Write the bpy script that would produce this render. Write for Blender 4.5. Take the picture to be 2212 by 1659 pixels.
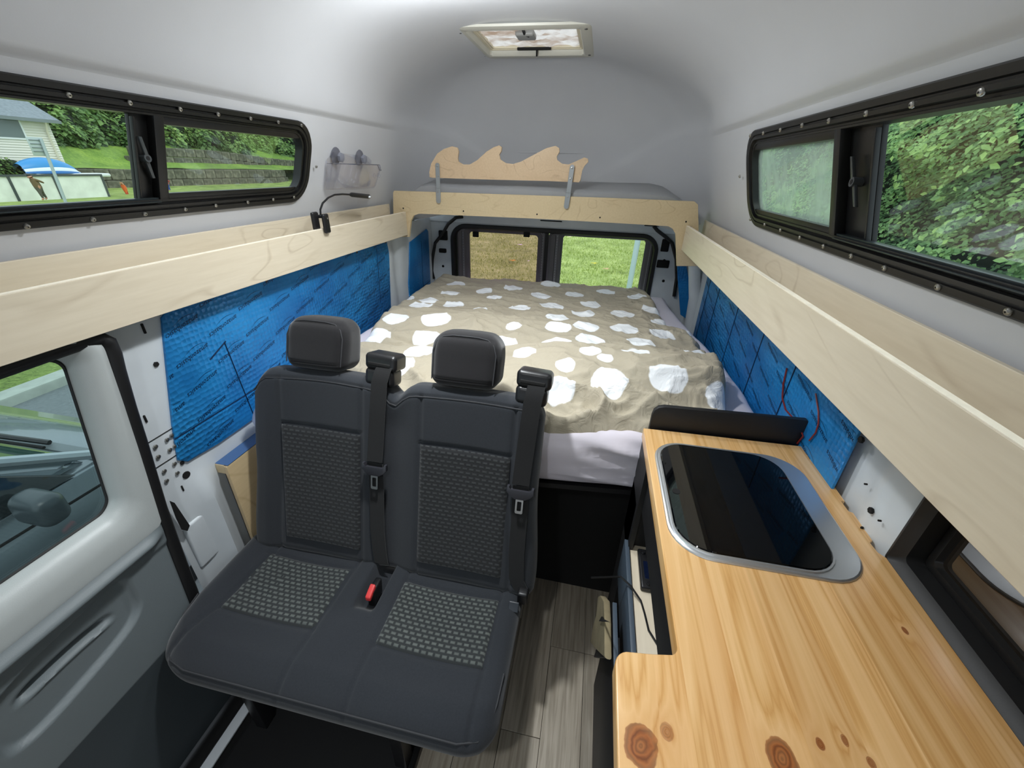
import bpy, bmesh, math, random
from mathutils import Vector, Matrix, noise
random.seed(7)
C = bpy.context.scene.collection
for o in list(bpy.data.objects): bpy.data.objects.remove(o)
PI = math.pi
FL = 1.52            # eye height above the van floor; geometry is written relative to the eye, lifted at the end
# ------------------------------------------------------------------ camera
F, CX, CY = 880.0, 1106.0, 829.5
yv = Vector((199, 459.5, -880)).normalized()
zv = Vector((1, -0.033, 0)).cross(yv)
if zv.y < 0: zv = -zv
zv.normalize(); xv = yv.cross(zv)
R = Matrix((xv, yv, zv))                      # world = R @ camera
cam = bpy.data.objects.new('camera', bpy.data.cameras.new('camera')); C.objects.link(cam)
cam.matrix_world = Matrix.Translation((0, 0, FL)) @ R.to_4x4()
cam.data.sensor_width = 36; cam.data.lens = F/2212*36; cam.data.clip_start = 0.02; cam.data.clip_end = 400
bpy.context.scene.camera = cam
vs = bpy.context.scene.view_settings
vs.view_transform = 'Standard'; vs.look = 'None'; vs.gamma = 1; vs.exposure = 0.42; vs.use_curve_mapping = False
# ------------------------------------------------------------------ sky and lamps
w = bpy.data.worlds.new('sky'); bpy.context.scene.world = w; w.use_nodes = True
bg = w.node_tree.nodes['Background']; bg.inputs[0].default_value = (0.80, 0.90, 1.0, 1); bg.inputs[1].default_value = 1.0
sun = bpy.data.objects.new('sun', bpy.data.lights.new('sun', 'SUN')); C.objects.link(sun)
sun.data.energy = 0.8; sun.data.angle = 0.6; sun.rotation_euler = (0.5, 0.35, 0.4)
def area(name, loc, power, size, col, rot=(0,0,0), spread=2.3):
    l = bpy.data.lights.new(name, 'AREA'); l.shape = 'DISK'; l.size = size; l.energy = power; l.color = col; l.spread = spread
    o = bpy.data.objects.new(name, l); C.objects.link(o); o.location = loc; o.rotation_euler = rot; return o
def bulb(name, loc, power, r, col):
    l = bpy.data.lights.new(name, 'POINT'); l.shadow_soft_size = r; l.energy = power; l.color = col
    o = bpy.data.objects.new(name, l); C.objects.link(o); o.location = loc; return o
LC = (.94, .98, 1.0)
area('ceiling_lamp_light', (-.36, .86, FL+.415), 5.6, .075, LC); bulb('ceiling_lamp_light', (-.36, .86, FL+.34), .9, .04, LC)
area('ceiling_lamp_light', (-.30, -.25, FL+.40), 2.8, .075, LC); bulb('ceiling_lamp_light', (-.30, -.25, FL+.34), .4, .04, LC)
area('ceiling_lamp_light', (-.44, 1.37, FL+.415), 1.0, .075, LC); bulb('ceiling_lamp_light', (-.44, 1.37, FL+.33), 6.2, .045, LC)

# ------------------------------------------------------------------ helpers
def ray(px, py): return R @ Vector((px-CX, -(py-CY), -F))
def atX(px, py, X): d = ray(px, py); return d*(X/d.x)
def atY(px, py, Y): d = ray(px, py); return d*(Y/d.y)
def atZ(px, py, Z): d = ray(px, py); return d*(Z/d.z)
def lin(c):
    return tuple(((v/255)/12.92 if v/255 <= .04045 else ((v/255+.055)/1.055)**2.4) for v in c)+(1,)
MATS = {}
class N:                                         # tiny node helper
    def __init__(s, m): s.t = m.node_tree; s.n = s.t.nodes; s.l = s.t.links; s.b = s.n.get('Principled BSDF')
    def add(s, ty, ins=None, **kw):
        x = s.n.new(ty)
        for k, v in kw.items(): setattr(x, k, v)
        for k, v in (ins or {}).items():
            if hasattr(v, 'is_output') or isinstance(v, bpy.types.NodeSocket): s.l.new(v, x.inputs[k])
            else: x.inputs[k].default_value = v
        return x
    def ramp(s, fac, stops, interp='LINEAR'):
        r = s.n.new('ShaderNodeValToRGB'); r.color_ramp.interpolation = interp
        e = r.color_ramp.elements
        while len(e) < len(stops): e.new(0.5)
        for i, (p, c) in enumerate(stops):
            e[i].position = p; e[i].color = c if len(c) == 4 else tuple(c)+(1,)
        s.l.new(fac, r.inputs[0]); return r.outputs[0]
    def coord(s, kind='Object', scale=(1,1,1), rot=(0,0,0)):
        t = s.n.new('ShaderNodeTexCoord'); m = s.n.new('ShaderNodeMapping')
        m.inputs['Scale'].default_value = scale; m.inputs['Rotation'].default_value = rot
        s.l.new(t.outputs[kind], m.inputs[0]); return m.outputs[0]
    def noise(s, vec, scale, detail=3, dist=0, rough=.5):
        return s.add('ShaderNodeTexNoise', {'Vector': vec, 'Scale': scale, 'Detail': detail, 'Distortion': dist, 'Roughness': rough}).outputs[0]
    def math(s, op, a, b=0.0, c=None):
        x = s.n.new('ShaderNodeMath'); x.operation = op
        for i, v in enumerate((a, b) + ((c,) if c is not None else ())):
            if isinstance(v, (int, float)): x.inputs[i].default_value = v
            else: s.l.new(v, x.inputs[i])
        return x.outputs[0]
    def mix(s, f, a, b, ty='MIX'):
        x = s.n.new('ShaderNodeMix'); x.data_type = 'RGBA'; x.blend_type = ty
        for i, v in ((0, f), (6, a), (7, b)):
            if isinstance(v, (int, float)): x.inputs[i].default_value = v
            elif isinstance(v, tuple): x.inputs[i].default_value = v
            else: s.l.new(v, x.inputs[i])
        return x.outputs[2]
    def bump(s, h, strength, dist=.002, normal=None):
        b = s.add('ShaderNodeBump', {'Height': h, 'Strength': strength, 'Distance': dist})
        if normal is not None: s.l.new(normal, b.inputs['Normal'])
        s.l.new(b.outputs[0], s.b.inputs['Normal']); return b.outputs[0]
def mat(name, col, rough=.5, metal=0., var=0., vscale=6, bump=0., bscale=80, coat=0., spec=.5, emit=0.):
    if name in MATS: return MATS[name]
    m = bpy.data.materials.new(name); m.use_nodes = True; n = N(m); b = n.b
    b.inputs['Roughness'].default_value = rough; b.inputs['Metallic'].default_value = metal
    b.inputs['Coat Weight'].default_value = coat; b.inputs['Specular IOR Level'].default_value = spec
    c = lin(col); b.inputs['Base Color'].default_value = c
    v = n.coord()
    if var:
        f = n.noise(v, vscale, 4)
        n.l.new(n.ramp(f, [(.3, tuple(x*(1-var) for x in c[:3])), (.7, tuple(min(1, x*(1+var)) for x in c[:3]))]), b.inputs['Base Color'])
    if bump: n.bump(n.noise(v, bscale, 3), bump, .003)
    if emit: b.inputs['Emission Color'].default_value = c; b.inputs['Emission Strength'].default_value = emit
    MATS[name] = m; return m
def newmat(name):
    m = bpy.data.materials.new(name); m.use_nodes = True; MATS[name] = m; return m, N(m)

ORG = {}
def tag(o, label, cat, group=None):
    o['label'] = label; o['category'] = cat
    if group: o['group'] = group
    return o
def thing(name, label, cat, loc, group=None):
    o = bpy.data.objects.new(name, None); C.objects.link(o); o.empty_display_size = .05
    o.location = loc; ORG[o.name] = Vector(loc); return tag(o, label, cat, group)
def mesh_of(bm, name, smooth=True, ang=.7):
    bm.normal_update(); me = bpy.data.meshes.new(name); bm.to_mesh(me); bm.free()
    if smooth:
        me.polygons.foreach_set('use_smooth', [True]*len(me.polygons)); me.set_sharp_from_angle(angle=ang)
    return me
def mk(name, bm, m, parent=None, smooth=True, ang=.7, label=None, kind=None, org=None, mats=None):
    if parent is not None: og = ORG[parent.name]
    elif org is not None: og = Vector(org)
    else:
        xs = [v.co for v in bm.verts]
        og = Vector(((min(v.x for v in xs)+max(v.x for v in xs))/2, (min(v.y for v in xs)+max(v.y for v in xs))/2, min(v.z for v in xs)))
    for v in bm.verts: v.co -= og
    me = mesh_of(bm, name, smooth, ang)
    for mm in (mats or [m]): me.materials.append(mm)
    o = bpy.data.objects.new(name, me); C.objects.link(o)
    if parent is not None: o.parent = parent
    else: o.location = og
    ORG[o.name] = og
    if label: o['label'] = label
    if kind: o['kind'] = kind
    return o
def st(name, bm, m, parent=None, **k):
    o = mk(name, bm, m, parent, **k)
    if parent is None: o['kind'] = 'structure'
    return o
def copy_tree(o, loc=None, parent=None, group=None, rz=None):
    c = o.copy(); C.objects.link(c)
    if parent is not None: c.parent = parent
    if loc is not None: c.location = loc
    if rz is not None: c.rotation_euler.z = rz
    for ch in [x for x in list(o.children)]: copy_tree(ch, parent=c)
    ORG[c.name] = Vector(loc) if loc is not None else ORG.get(o.name, Vector())
    return c
B = bmesh.new
def box(bm, x0, x1, y0, y1, z0, z1, bev=0., seg=2, M=None):
    vs_ = [bm.verts.new((x, y, z)) for x in (x0, x1) for y in (y0, y1) for z in (z0, z1)]
    fs = [(0,1,3,2), (4,6,7,5), (0,4,5,1), (2,3,7,6), (0,2,6,4), (1,5,7,3)]
    F_ = [bm.faces.new([vs_[i] for i in f]) for f in fs]
    if M is not None:
        for v in vs_: v.co = M @ v.co
    if bev > 0:
        es = list({e for f in F_ for e in f.edges})
        bmesh.ops.bevel(bm, geom=es, offset=bev, segments=seg, profile=.5, affect='EDGES')
    return bm
def prism(bm, pts, ext, bev=0., seg=2):
    """pts: closed loop of 3-D points, ext: extrusion vector"""
    e = Vector(ext); a = [bm.verts.new(p) for p in pts]; b = [bm.verts.new(Vector(p)+e) for p in pts]; n = len(a)
    f1 = bm.faces.new(a); f2 = bm.faces.new(list(reversed(b)))
    sd = [bm.faces.new([a[i], b[i], b[(i+1) % n], a[(i+1) % n]]) for i in range(n)]
    if bev > 0:
        es = list({x for f in (f1, f2) for x in f.edges})
        bmesh.ops.bevel(bm, geom=es, offset=bev, segments=seg, profile=.5, affect='EDGES')
    bmesh.ops.recalc_face_normals(bm, faces=bm.faces[:])
    return bm
def tube(bm, pts, r, seg=8, cap=True, flat=1.0):
    pts = [Vector(p) for p in pts]; rs = r if isinstance(r, (list, tuple)) else [r]*len(pts)
    rings = []; up = Vector((0, 0, 1)); prev = None
    for i, p in enumerate(pts):
        d = (pts[min(i+1, len(pts)-1)]-pts[max(i-1, 0)]).normalized()
        if prev is None:
            a = d.orthogonal().normalized()
        else: a = (prev-d*prev.dot(d)).normalized()
        prev = a; b = d.cross(a)
        rings.append([bm.verts.new(p+(a*math.cos(t)+b*math.sin(t)*flat)*rs[i]) for t in [2*PI*k/seg for k in range(seg)]])
    for q in range(len(rings)-1):
        for k in range(seg): bm.faces.new([rings[q][k], rings[q][(k+1) % seg], rings[q+1][(k+1) % seg], rings[q+1][k]])
    if cap: bm.faces.new(list(reversed(rings[0]))); bm.faces.new(rings[-1])
    bmesh.ops.recalc_face_normals(bm, faces=bm.faces[:]); return bm
def disc(bm, c, nrm, r, h=.001, seg=12, r2=None, hex_=False):
    """short cylinder/cone standing on c along nrm"""
    n = Vector(nrm).normalized(); c = Vector(c)
    return tube(bm, [c, c+n*h*.6, c+n*h], [r, r, (r2 if r2 is not None else r*.8)], 6 if hex_ else seg)
def rrect(u0, u1, v0, v1, r, n=6):
    out = []
    for cu, cv, a0 in ((u1-r, v1-r, 0), (u0+r, v1-r, PI/2), (u0+r, v0+r, PI), (u1-r, v0+r, 1.5*PI)):
        for k in range(n+1):
            a = a0+PI/2*k/n; out.append((cu+r*math.cos(a), cv+r*math.sin(a)))
    return out
def loops(bm, L, cap0=False, cap1=False, closed=True):
    rs = [[bm.verts.new(p) for p in l] for l in L]; n = len(rs[0])
    for a, b in zip(rs, rs[1:]):
        for k in range(n if closed else n-1):
            try: bm.faces.new([a[k], a[(k+1) % n], b[(k+1) % n], b[k]])
            except ValueError: pass
    if cap0: bm.faces.new(rs[0])
    if cap1: bm.faces.new(rs[-1])
    bmesh.ops.recalc_face_normals(bm, faces=bm.faces[:]); return bm
def axis_pts(h, r, k, d):
    a = [-h+r*(1-math.cos(PI/2*i/k)) for i in range(k)] if False else [-h + r*i/k for i in range(k)]
    n = max(1, int(round(2*(h-r)/d))); m = [-(h-r)+2*(h-r)*i/n for i in range(n+1)]
    return a+m+[-x for x in reversed(a)]
def rbox(bm, c, s, r, d=.03, k=3, fn=None):
    """rounded box, centre c, full size s, radius r, cell d; fn deforms world coordinates"""
    h = [x/2 for x in s]; A = [axis_pts(h[i], r, k, d) for i in range(3)]; tol = 1e-6; vm = {}
    def V(p):
        key = tuple(round(q, 6) for q in p)
        if key in vm: return vm[key]
        q = Vector([max(-(h[i]-r), min(h[i]-r, p[i])) for i in range(3)]); n = Vector(p)-q
        if n.length > tol:
            # equalise the corner parametrisation
            t = Vector([math.tan(max(-1, min(1, x/r))*PI/4) for x in n]); n = t.normalized()*r
        co = Vector(c)+q+n
        if fn: co = Vector(fn(co.x, co.y, co.z))
        vm[key] = bm.verts.new(co); return vm[key]
    for ax in range(3):
        u, v = [i for i in range(3) if i != ax]
        for sgn in (-1, 1):
            for i in range(len(A[u])-1):
                for j in range(len(A[v])-1):
                    q = []
                    for (a, b) in ((i, j), (i+1, j), (i+1, j+1), (i, j+1)):
                        p = [0, 0, 0]; p[ax] = sgn*h[ax]; p[u] = A[u][a]; p[v] = A[v][b]; q.append(V(p))
                    if len(set(q)) < 3: continue
                    try: bm.faces.new(q)
                    except ValueError: pass
    bmesh.ops.recalc_face_normals(bm, faces=bm.faces[:]); return bm
def lathe(bm, prof, c, axis=(0,0,1), seg=16):
    """prof: (radius, height) list"""
    ax = Vector(axis).normalized(); a = ax.orthogonal().normalized(); b = ax.cross(a); c = Vector(c)
    L = [[c+ax*h+(a*math.cos(2*PI*k/seg)+b*math.sin(2*PI*k/seg))*max(r, 1e-4) for k in range(seg)] for r, h in prof]
    return loops(bm, L, True, True)
def sm(t, a=0., b=1.):
    t = max(0., min(1., (t-a)/(b-a))); return t*t*(3-2*t)
def interp(tab, x):
    if x <= tab[0][0]: return tab[0][1]
    for (a, va), (b, vb) in zip(tab, tab[1:]):
        if x <= b: return va+(vb-va)*(x-a)/(b-a)
    return tab[-1][1]
def nz(x, y, z=0., s=1.): return noise.noise(Vector((x*s, y*s, z*s)))

# ------------------------------------------------------------------ materials
m_wall = mat('white_gelcoat', (204, 205, 208), .42, var=.03, vscale=3, bump=.03, bscale=300)
m_steel = mat('white_painted_steel', (206, 212, 216), .32, var=.05, vscale=9, bump=.02, bscale=40)
m_blackrub = mat('black_rubber', (16, 16, 17), .55, bump=.05, bscale=300)
m_blackmet = mat('black_anodised_frame', (20, 20, 20), .38, bump=.02, bscale=200)
m_screw = mat('screw_steel', (190, 188, 182), .3, 1.0)
m_hole = mat('dark_opening', (8, 7, 7), .8)
m_plastic = mat('black_plastic', (24, 24, 26), .34, bump=.04, bscale=400)
m_greydark = mat('dark_grey_door_frame', (94, 92, 96), .42, bump=.03, bscale=200)
m_chrome = mat('bright_metal', (205, 206, 205), .22, 1.0)
m_alu = mat('brushed_steel', (214, 217, 220), .36, .9, bump=.02, bscale=500)
m_black = mat('matt_black_board', (21, 21, 23), .55, bump=.05, bscale=250)
m_bluegrey = mat('slate_edge_band', (68, 80, 92), .5)
m_trimlight = mat('light_grey_trim', (178, 183, 182), .38, bump=.08, bscale=500)
m_trimdark = mat('dark_grey_trim', (112, 120, 123), .48, bump=.12, bscale=600)
m_kick = mat('charcoal_kick_panel', (58, 65, 69), .55, bump=.12, bscale=500)
m_skin = mat('skin', (196, 146, 118), .6)

def mat_blue():
    m, n = newmat('blue_foil'); v = n.coord()
    f = n.noise(v, 5, 3); n.l.new(n.ramp(f, [(.3, lin((18, 104, 172))), (.7, lin((42, 144, 212)))]), n.b.inputs['Base Color'])
    n.b.inputs['Metallic'].default_value = .25; n.b.inputs['Roughness'].default_value = .36
    vo = n.add('ShaderNodeTexVoronoi', {'Vector': v, 'Scale': 70.0, 'Randomness': .35}, feature='F1').outputs['Distance']
    k = n.ramp(n.noise(v, 3.2, 2), [(.38, (.12,)*3), (.62, (1,)*3)])
    b1 = n.bump(n.math('MULTIPLY', vo, k), .6, .010)
    n.bump(n.noise(v, 4, 2), .25, .02, b1); return m
m_blue = mat_blue()
def mat_ply(name, c1, c2, c3, rot=(0,0,0), sc=(1,1,1), rough=.42):
    m, n = newmat(name); v = n.coord('Object', sc, rot)
    f = n.noise(v, 1.6, 2, .5, .45)
    g = n.math('PINGPONG', n.math('MULTIPLY', f, 9.0), .5)
    line = n.ramp(g, [(0.0, (1,)*3), (.09, (0,)*3)])
    msk = n.ramp(n.noise(v, 3.0, 2), [(.42, (0,)*3), (.62, (1,)*3)])
    base = n.mix(n.noise(v, 2.4, 5, .8), lin(c1), lin(c2))
    base = n.mix(n.math('MULTIPLY', n.math('MULTIPLY', line, msk), .38), base, lin(c3))
    fib = n.noise(n.coord('Object', tuple(x*(120 if i != 1 else 8) for i, x in enumerate((1,1,1))), rot), 1.0, 3)
    base = n.mix(.12, base, n.ramp(fib, [(.3, lin(c3)), (.7, lin(c2))]))
    n.l.new(base, n.b.inputs['Base Color']); n.b.inputs['Roughness'].default_value = rough
    n.bump(fib, .05, .001); return m
m_ply = mat_ply('birch_plywood', (210, 197, 172), (224, 213, 192), (158, 138, 110), sc=(2.0, .8, 4.0))
m_ply2 = mat_ply('birch_plywood_crosswise', (208, 186, 146), (220, 200, 162), (162, 134, 94), rot=(0,0,PI/2), sc=(2.0, .8, 5.0))
m_plywave = mat_ply('warm_plywood', (206, 176, 140), (220, 194, 160), (150, 116, 84), rot=(0,.5,PI/2), sc=(2.6, 1.3, 5.0))
m_plyedge = mat('plywood_edge', (244, 234, 214), .6, var=.06, vscale=60)
def mat_pine():
    m, n = newmat('varnished_pine')
    v = n.coord('Object'); inf = n.add('ShaderNodeObjectInfo').outputs['Random']
    cmb = n.add('ShaderNodeCombineXYZ', {'X': n.math('MULTIPLY', inf, 7.0), 'Y': n.math('MULTIPLY', inf, 13.0), 'Z': 0.0}).outputs[0]
    va = n.add('ShaderNodeVectorMath', {0: v, 1: cmb}, operation='ADD').outputs[0]
    # knots warp the grain
    tc = n.n.new('ShaderNodeSeparateXYZ'); n.l.new(v, tc.inputs[0])
    warp = None; stain = None; core = None
    for kx, ky, rx, ry, s in KNOTS:
        dx = n.math('DIVIDE', n.math('SUBTRACT', tc.outputs[0], kx), rx); dy = n.math('DIVIDE', n.math('SUBTRACT', tc.outputs[1], ky), ry)
        d = n.math('SQRT', n.math('ADD', n.math('MULTIPLY', dx, dx), n.math('MULTIPLY', dy, dy)))
        d = n.math('ADD', d, n.math('MULTIPLY', n.math('SUBTRACT', n.noise(v, 60, 2), .5), .5))
        g = n.math('EXPONENT', n.math('MULTIPLY', d, -.7)); k = n.ramp(d, [(0.0, (.85,)*3), (.55, (1,)*3), (.95, (.75,)*3), (1.0, (0,)*3)])
        k = n.math('MULTIPLY', k, s)
        warp = g if warp is None else n.math('ADD', warp, g)
        core = k if core is None else n.math('MAXIMUM', core, k)
    sc = n.add('ShaderNodeMapping', {'Vector': va, 'Scale': (30.0, .8, 8.0)}).outputs[0]
    f = n.add('ShaderNodeTexNoise', {'Vector': sc, 'Scale': 1.0, 'Detail': 4.0, 'Distortion': .15}).outputs[0]
    f = n.math('ADD', f, n.math('MULTIPLY', warp, .35))
    gr = n.math('PINGPONG', n.math('MULTIPLY', f, 3.0), .5)
    base = n.ramp(gr, [(0.0, lin((228, 186, 128))), (.25, lin((235, 195, 140))), (.42, lin((222, 178, 118))), (.5, lin((208, 160, 98)))])
    broad = n.noise(n.add('ShaderNodeMapping', {'Vector': va, 'Scale': (9.0, 1.6, 1.0)}).outputs[0], 1.0, 3)
    base = n.mix(n.ramp(broad, [(.45, (0,)*3), (.75, (.42,)*3)]), base, lin((204, 144, 80)))
    base = n.mix(1.0, base, n.ramp(inf, [(0, (.90, .87, .83)), (1, (1.04, 1.03, 1.02))]), 'MULTIPLY')
    ring = n.ramp(n.math('PINGPONG', n.math('MULTIPLY', warp, 7.0), .5), [(0, lin((104, 50, 22))), (.5, lin((158, 88, 42)))])
    base = n.mix(n.math('MULTIPLY', warp, .30), base, lin((180, 112, 50)))
    base = n.mix(core, base, ring)
    n.l.new(base, n.b.inputs['Base Color']); n.b.inputs['Roughness'].default_value = .3
    n.b.inputs['Coat Weight'].default_value = .35; n.b.inputs['Coat Roughness'].default_value = .2
    n.bump(gr, .04, .001); return m
def mat_lino():
    m, n = newmat('grey_oak_vinyl'); v = n.coord('Object'); inf = n.add('ShaderNodeObjectInfo').outputs['Random']
    cmb = n.add('ShaderNodeCombineXYZ', {'X': n.math('MULTIPLY', inf, 9.0), 'Y': n.math('MULTIPLY', inf, 5.0), 'Z': 0.0}).outputs[0]
    va = n.add('ShaderNodeVectorMath', {0: v, 1: cmb}, operation='ADD').outputs[0]
    s = n.add('ShaderNodeMapping', {'Vector': va, 'Scale': (95.0, 5.0, 1.0)}).outputs[0]
    f = n.noise(s, 1.0, 4, .4)
    c = n.ramp(f, [(.25, lin((138, 128, 112))), (.5, lin((172, 162, 146))), (.75, lin((194, 185, 170)))])
    c = n.mix(1.0, c, n.ramp(inf, [(0, (.75, .74, .72)), (1, (1.12, 1.1, 1.08))]), 'MULTIPLY')
    n.l.new(c, n.b.inputs['Base Color']); n.b.inputs['Roughness'].default_value = .45; n.bump(f, .12, .001); return m
m_lino = mat_lino()
def mat_fabric(name, c, c2=None, brick=None):
    m, n = newmat(name); v = n.coord('Object')
    wv = n.noise(v, 900, 2)
    if brick:
        uv = n.add('ShaderNodeTexCoord').outputs['UV']
        bt = n.add('ShaderNodeTexBrick', {'Vector': uv, 'Color1': (1,)*4, 'Color2': (.75, .75, .75, 1), 'Mortar': (0, 0, 0, 1), 'Scale': 1.0,
                   'Mortar Size': brick[2], 'Mortar Smooth': .6, 'Bias': 0.0, 'Brick Width': brick[0], 'Row Height': brick[1]}, offset=.5)
        col = n.mix(bt.outputs['Color'], lin(c), lin(c2))
        n.l.new(col, n.b.inputs['Base Color']); b1 = n.bump(bt.outputs['Color'], .5, .0015); n.bump(wv, .3, .001, b1)
    else:
        col = n.mix(n.noise(v, 260, 2), tuple(x*.8 for x in lin(c)[:3])+(1,), tuple(x*1.2 for x in lin(c)[:3])+(1,))
        n.l.new(col, n.b.inputs['Base Color']); n.bump(wv, .35, .001)
    n.b.inputs['Roughness'].default_value = .9; n.b.inputs['Specular IOR Level'].default_value = .25
    n.b.inputs['Sheen Weight'].default_value = .25; n.b.inputs['Sheen Roughness'].default_value = .5
    return m
m_seat = mat_fabric('charcoal_seat_cloth', (41, 44, 49))
m_seatdk = mat_fabric('black_headrest_cloth', (27, 26, 28))
m_weave = mat_fabric('basket_weave_cloth', (44, 47, 48), (92, 97, 94), (.0185, .0125, .0046))
m_weave2 = mat_fabric('dark_basket_weave_cloth', (33, 34, 36), (62, 64, 65), (.0185, .0125, .0048))
m_belt = mat_fabric('belt_webbing', (22, 22, 23))
m_pipe = mat('seam_piping', (50, 51, 54), .8)
m_sheet = mat('lilac_sheet', (218, 212, 222), .85, var=.03, vscale=4, bump=.15, bscale=35)
def mat_duvet():
    m, n = newmat('beige_duvet'); v = n.coord('Object')
    a = n.add('ShaderNodeAttribute', attribute_name='dot').outputs['Fac']
    edge = n.math('ADD', a, n.math('MULTIPLY', n.math('SUBTRACT', n.noise(v, 30, 2), .5), .012))
    k = n.ramp(edge, [(.5, (1,)*3), (.503, (0,)*3)])
    c = n.mix(k, n.mix(n.noise(v, 3, 3), lin((166, 157, 138)), lin((180, 171, 152))), lin((240, 243, 246)))
    n.l.new(c, n.b.inputs['Base Color']); n.b.inputs['Roughness'].default_value = .9
    b1 = n.bump(n.noise(v, 900, 2), .15, .001); n.bump(n.noise(v, 20, 5, 1.8), .55, .010, b1); return m
m_duvet = mat_duvet()
def mat_glass(name, tint, refl=.06, rough=0.0, haze=0.0, hazecol=(.8,.85,.82,1)):
    m = bpy.data.materials.new(name); m.use_nodes = True; t = m.node_tree; t.nodes.remove(t.nodes['Principled BSDF']); n = N(m)
    tr = n.add('ShaderNodeBsdfTransparent', {0: tint}); gl = n.add('ShaderNodeBsdfGlossy', {'Roughness': rough, 'Color': (1,1,1,1)})
    fr = n.add('ShaderNodeLayerWeight', {'Blend': .25}).outputs['Fresnel']
    fac = n.math('ADD', n.math('MULTIPLY', fr, .22), refl)
    mx = n.add('ShaderNodeMixShader', {0: fac, 1: tr.outputs[0], 2: gl.outputs[0]}); out = t.nodes['Material Output']; s = mx.outputs[0]
    if haze:
        df = n.add('ShaderNodeBsdfTranslucent', {0: hazecol}); d2 = n.add('ShaderNodeBsdfDiffuse', {0: hazecol}); md = n.add('ShaderNodeMixShader', {0: .5, 1: df.outputs[0], 2: d2.outputs[0]})
        h = n.math('MULTIPLY', n.ramp(n.noise(n.coord('Object', (1, 3, 1)), 8, 3), [(.3, (.5,)*3), (.7, (1.,)*3)]), haze)
        s = n.add('ShaderNodeMixShader', {0: h, 1: s, 2: md.outputs[0]}).outputs[0]
    n.l.new(s, out.inputs[0]); MATS[name] = m; return m
m_glass = mat_glass('window_glass', (.95, .985, .965, 1), .0)
m_screen = mat_glass('misted_window_glass', (.90, .96, .92, 1), .02, .05, .42, (.55, .66, .56, 1))
m_brown = mat_glass('brown_tinted_glass', (.85, .69, .80, 1), .0)
m_smoke = mat_glass('dark_tinted_glass', (.10, .085, .07, 1), .09)
m_clear = mat_glass('clear_plastic', (.95, .95, .97, 1), .05, .08, .05, (.75, .75, .8, 1))
m_cup = mat_glass('grey_suction_rubber', (.62, .63, .67, 1), .08, .15, .55, (.45, .45, .5, 1))
def leafmat(name, cs):
    m, n = newmat(name); a = n.add('ShaderNodeAttribute', attribute_name='tint').outputs['Fac']
    k = n.math('ADD', n.math('MULTIPLY', a, .75), n.math('MULTIPLY', n.add('ShaderNodeObjectInfo').outputs['Random'], .25))
    c = n.ramp(k, [(i/(len(cs)-1), lin(x)) for i, x in enumerate(cs)]); n.l.new(c, n.b.inputs['Base Color'])
    n.b.inputs['Roughness'].default_value = .55; n.b.inputs['Subsurface Weight'].default_value = 0.0
    return m
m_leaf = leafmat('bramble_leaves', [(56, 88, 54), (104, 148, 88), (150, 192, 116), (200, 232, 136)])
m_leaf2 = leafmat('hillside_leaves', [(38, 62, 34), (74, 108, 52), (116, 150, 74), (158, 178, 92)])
def mat_grass(name, cs, sc=3.0, fine=60):
    m, n = newmat(name); v = n.coord('Object'); f = n.noise(v, sc, 5, .3, .6); g = n.noise(n.coord('Object', (1, 1.8, 1)), fine, 4, .8, .7)
    k = n.math('ADD', n.math('MULTIPLY', f, .5), n.math('MULTIPLY', g, .5))
    c = n.ramp(k, [(.34+.32*i/(len(cs)-1), lin(x)) for i, x in enumerate(cs)])
    n.l.new(c, n.b.inputs['Base Color']); n.b.inputs['Roughness'].default_value = .9; n.bump(g, .8, .03); return m
m_grass = mat_grass('lawn', [(84, 102, 48), (122, 144, 68), (152, 172, 90), (184, 196, 118)], .9, 14)
m_asph = mat('asphalt', (118, 124, 126), .85, var=.12, vscale=30, bump=.3, bscale=200)
m_kerb = mat('kerb_concrete', (178, 184, 174), .85, var=.1, vscale=8)

# ================================================================== SETTING: hightop shell
HX = (-.585, -.125); HY = (1.865, 2.285)             # roof hatch opening
def XL(z): return -1.03+.34*z
def XR(z): return .46-.30*z
def profile():
    L = []
    for z in (-.30, -.24, -.19, -.155, -.105, -.055, 0, .045, .088, .125, .138): L.append((XL(z), z))
    L += [(XL(.138)+.004, .144), (XL(.138)+.016, .150), (XL(.138)+.020, .158), (XL(.138)+.026, .172)]
    x0, z0 = L[-1]; xr0 = XR(.138)-.026
    def bez(p0, p1, p2, p3, n):
        return [tuple((1-t)**3*a+3*(1-t)**2*t*b+3*(1-t)*t*t*c+t**3*d for a, b, c, d in zip(p0, p1, p2, p3)) for t in [k/n for k in range(1, n+1)]]
    A_ = bez((x0, z0), (x0+.05, z0+.17), (-.76, .462), (-.355, .462), 18)
    B_ = bez((xr0, .172), (xr0-.05, .342), (.10, .462), (-.355, .462), 20)
    def ins(P_, xv):
        for k in range(len(P_)-1):
            (a, za), (b, zb) = P_[k], P_[k+1]
            if (a-xv)*(b-xv) < 0: return P_[:k+1]+[(xv, za+(zb-za)*(xv-a)/(b-a))]+P_[k+1:]
        return P_
    L += ins(A_, HX[0])+list(reversed(ins(B_, HX[1])))[1:]
    L += [(xr0, .172), (XR(.138)-.020, .158), (XR(.138)-.016, .150), (XR(.138)-.004, .144)]
    for z in (.138, .125, .088, .045, 0, -.055, -.105, -.155, -.19, -.24, -.30): L.append((XR(z), z))
    return L
PR = profile()
nside = 15
WIN_L = dict(y0=-.25, y1=1.47); WIN_R = dict(y0=-.30, y1=1.59)
ys = sorted(set([-1.1, -.7, -.25+.04, -.26, 0, .3, .6, .9, 1.2, 1.43, 1.55, 1.7, HY[0], 2.0, 2.1, 2.15, 2.2, 2.25, HY[1], 2.33, 2.37, 2.41, 2.45, 2.48, 2.51, 2.535, 2.555, 2.575, 2.588, 2.597, 2.6]))
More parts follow.
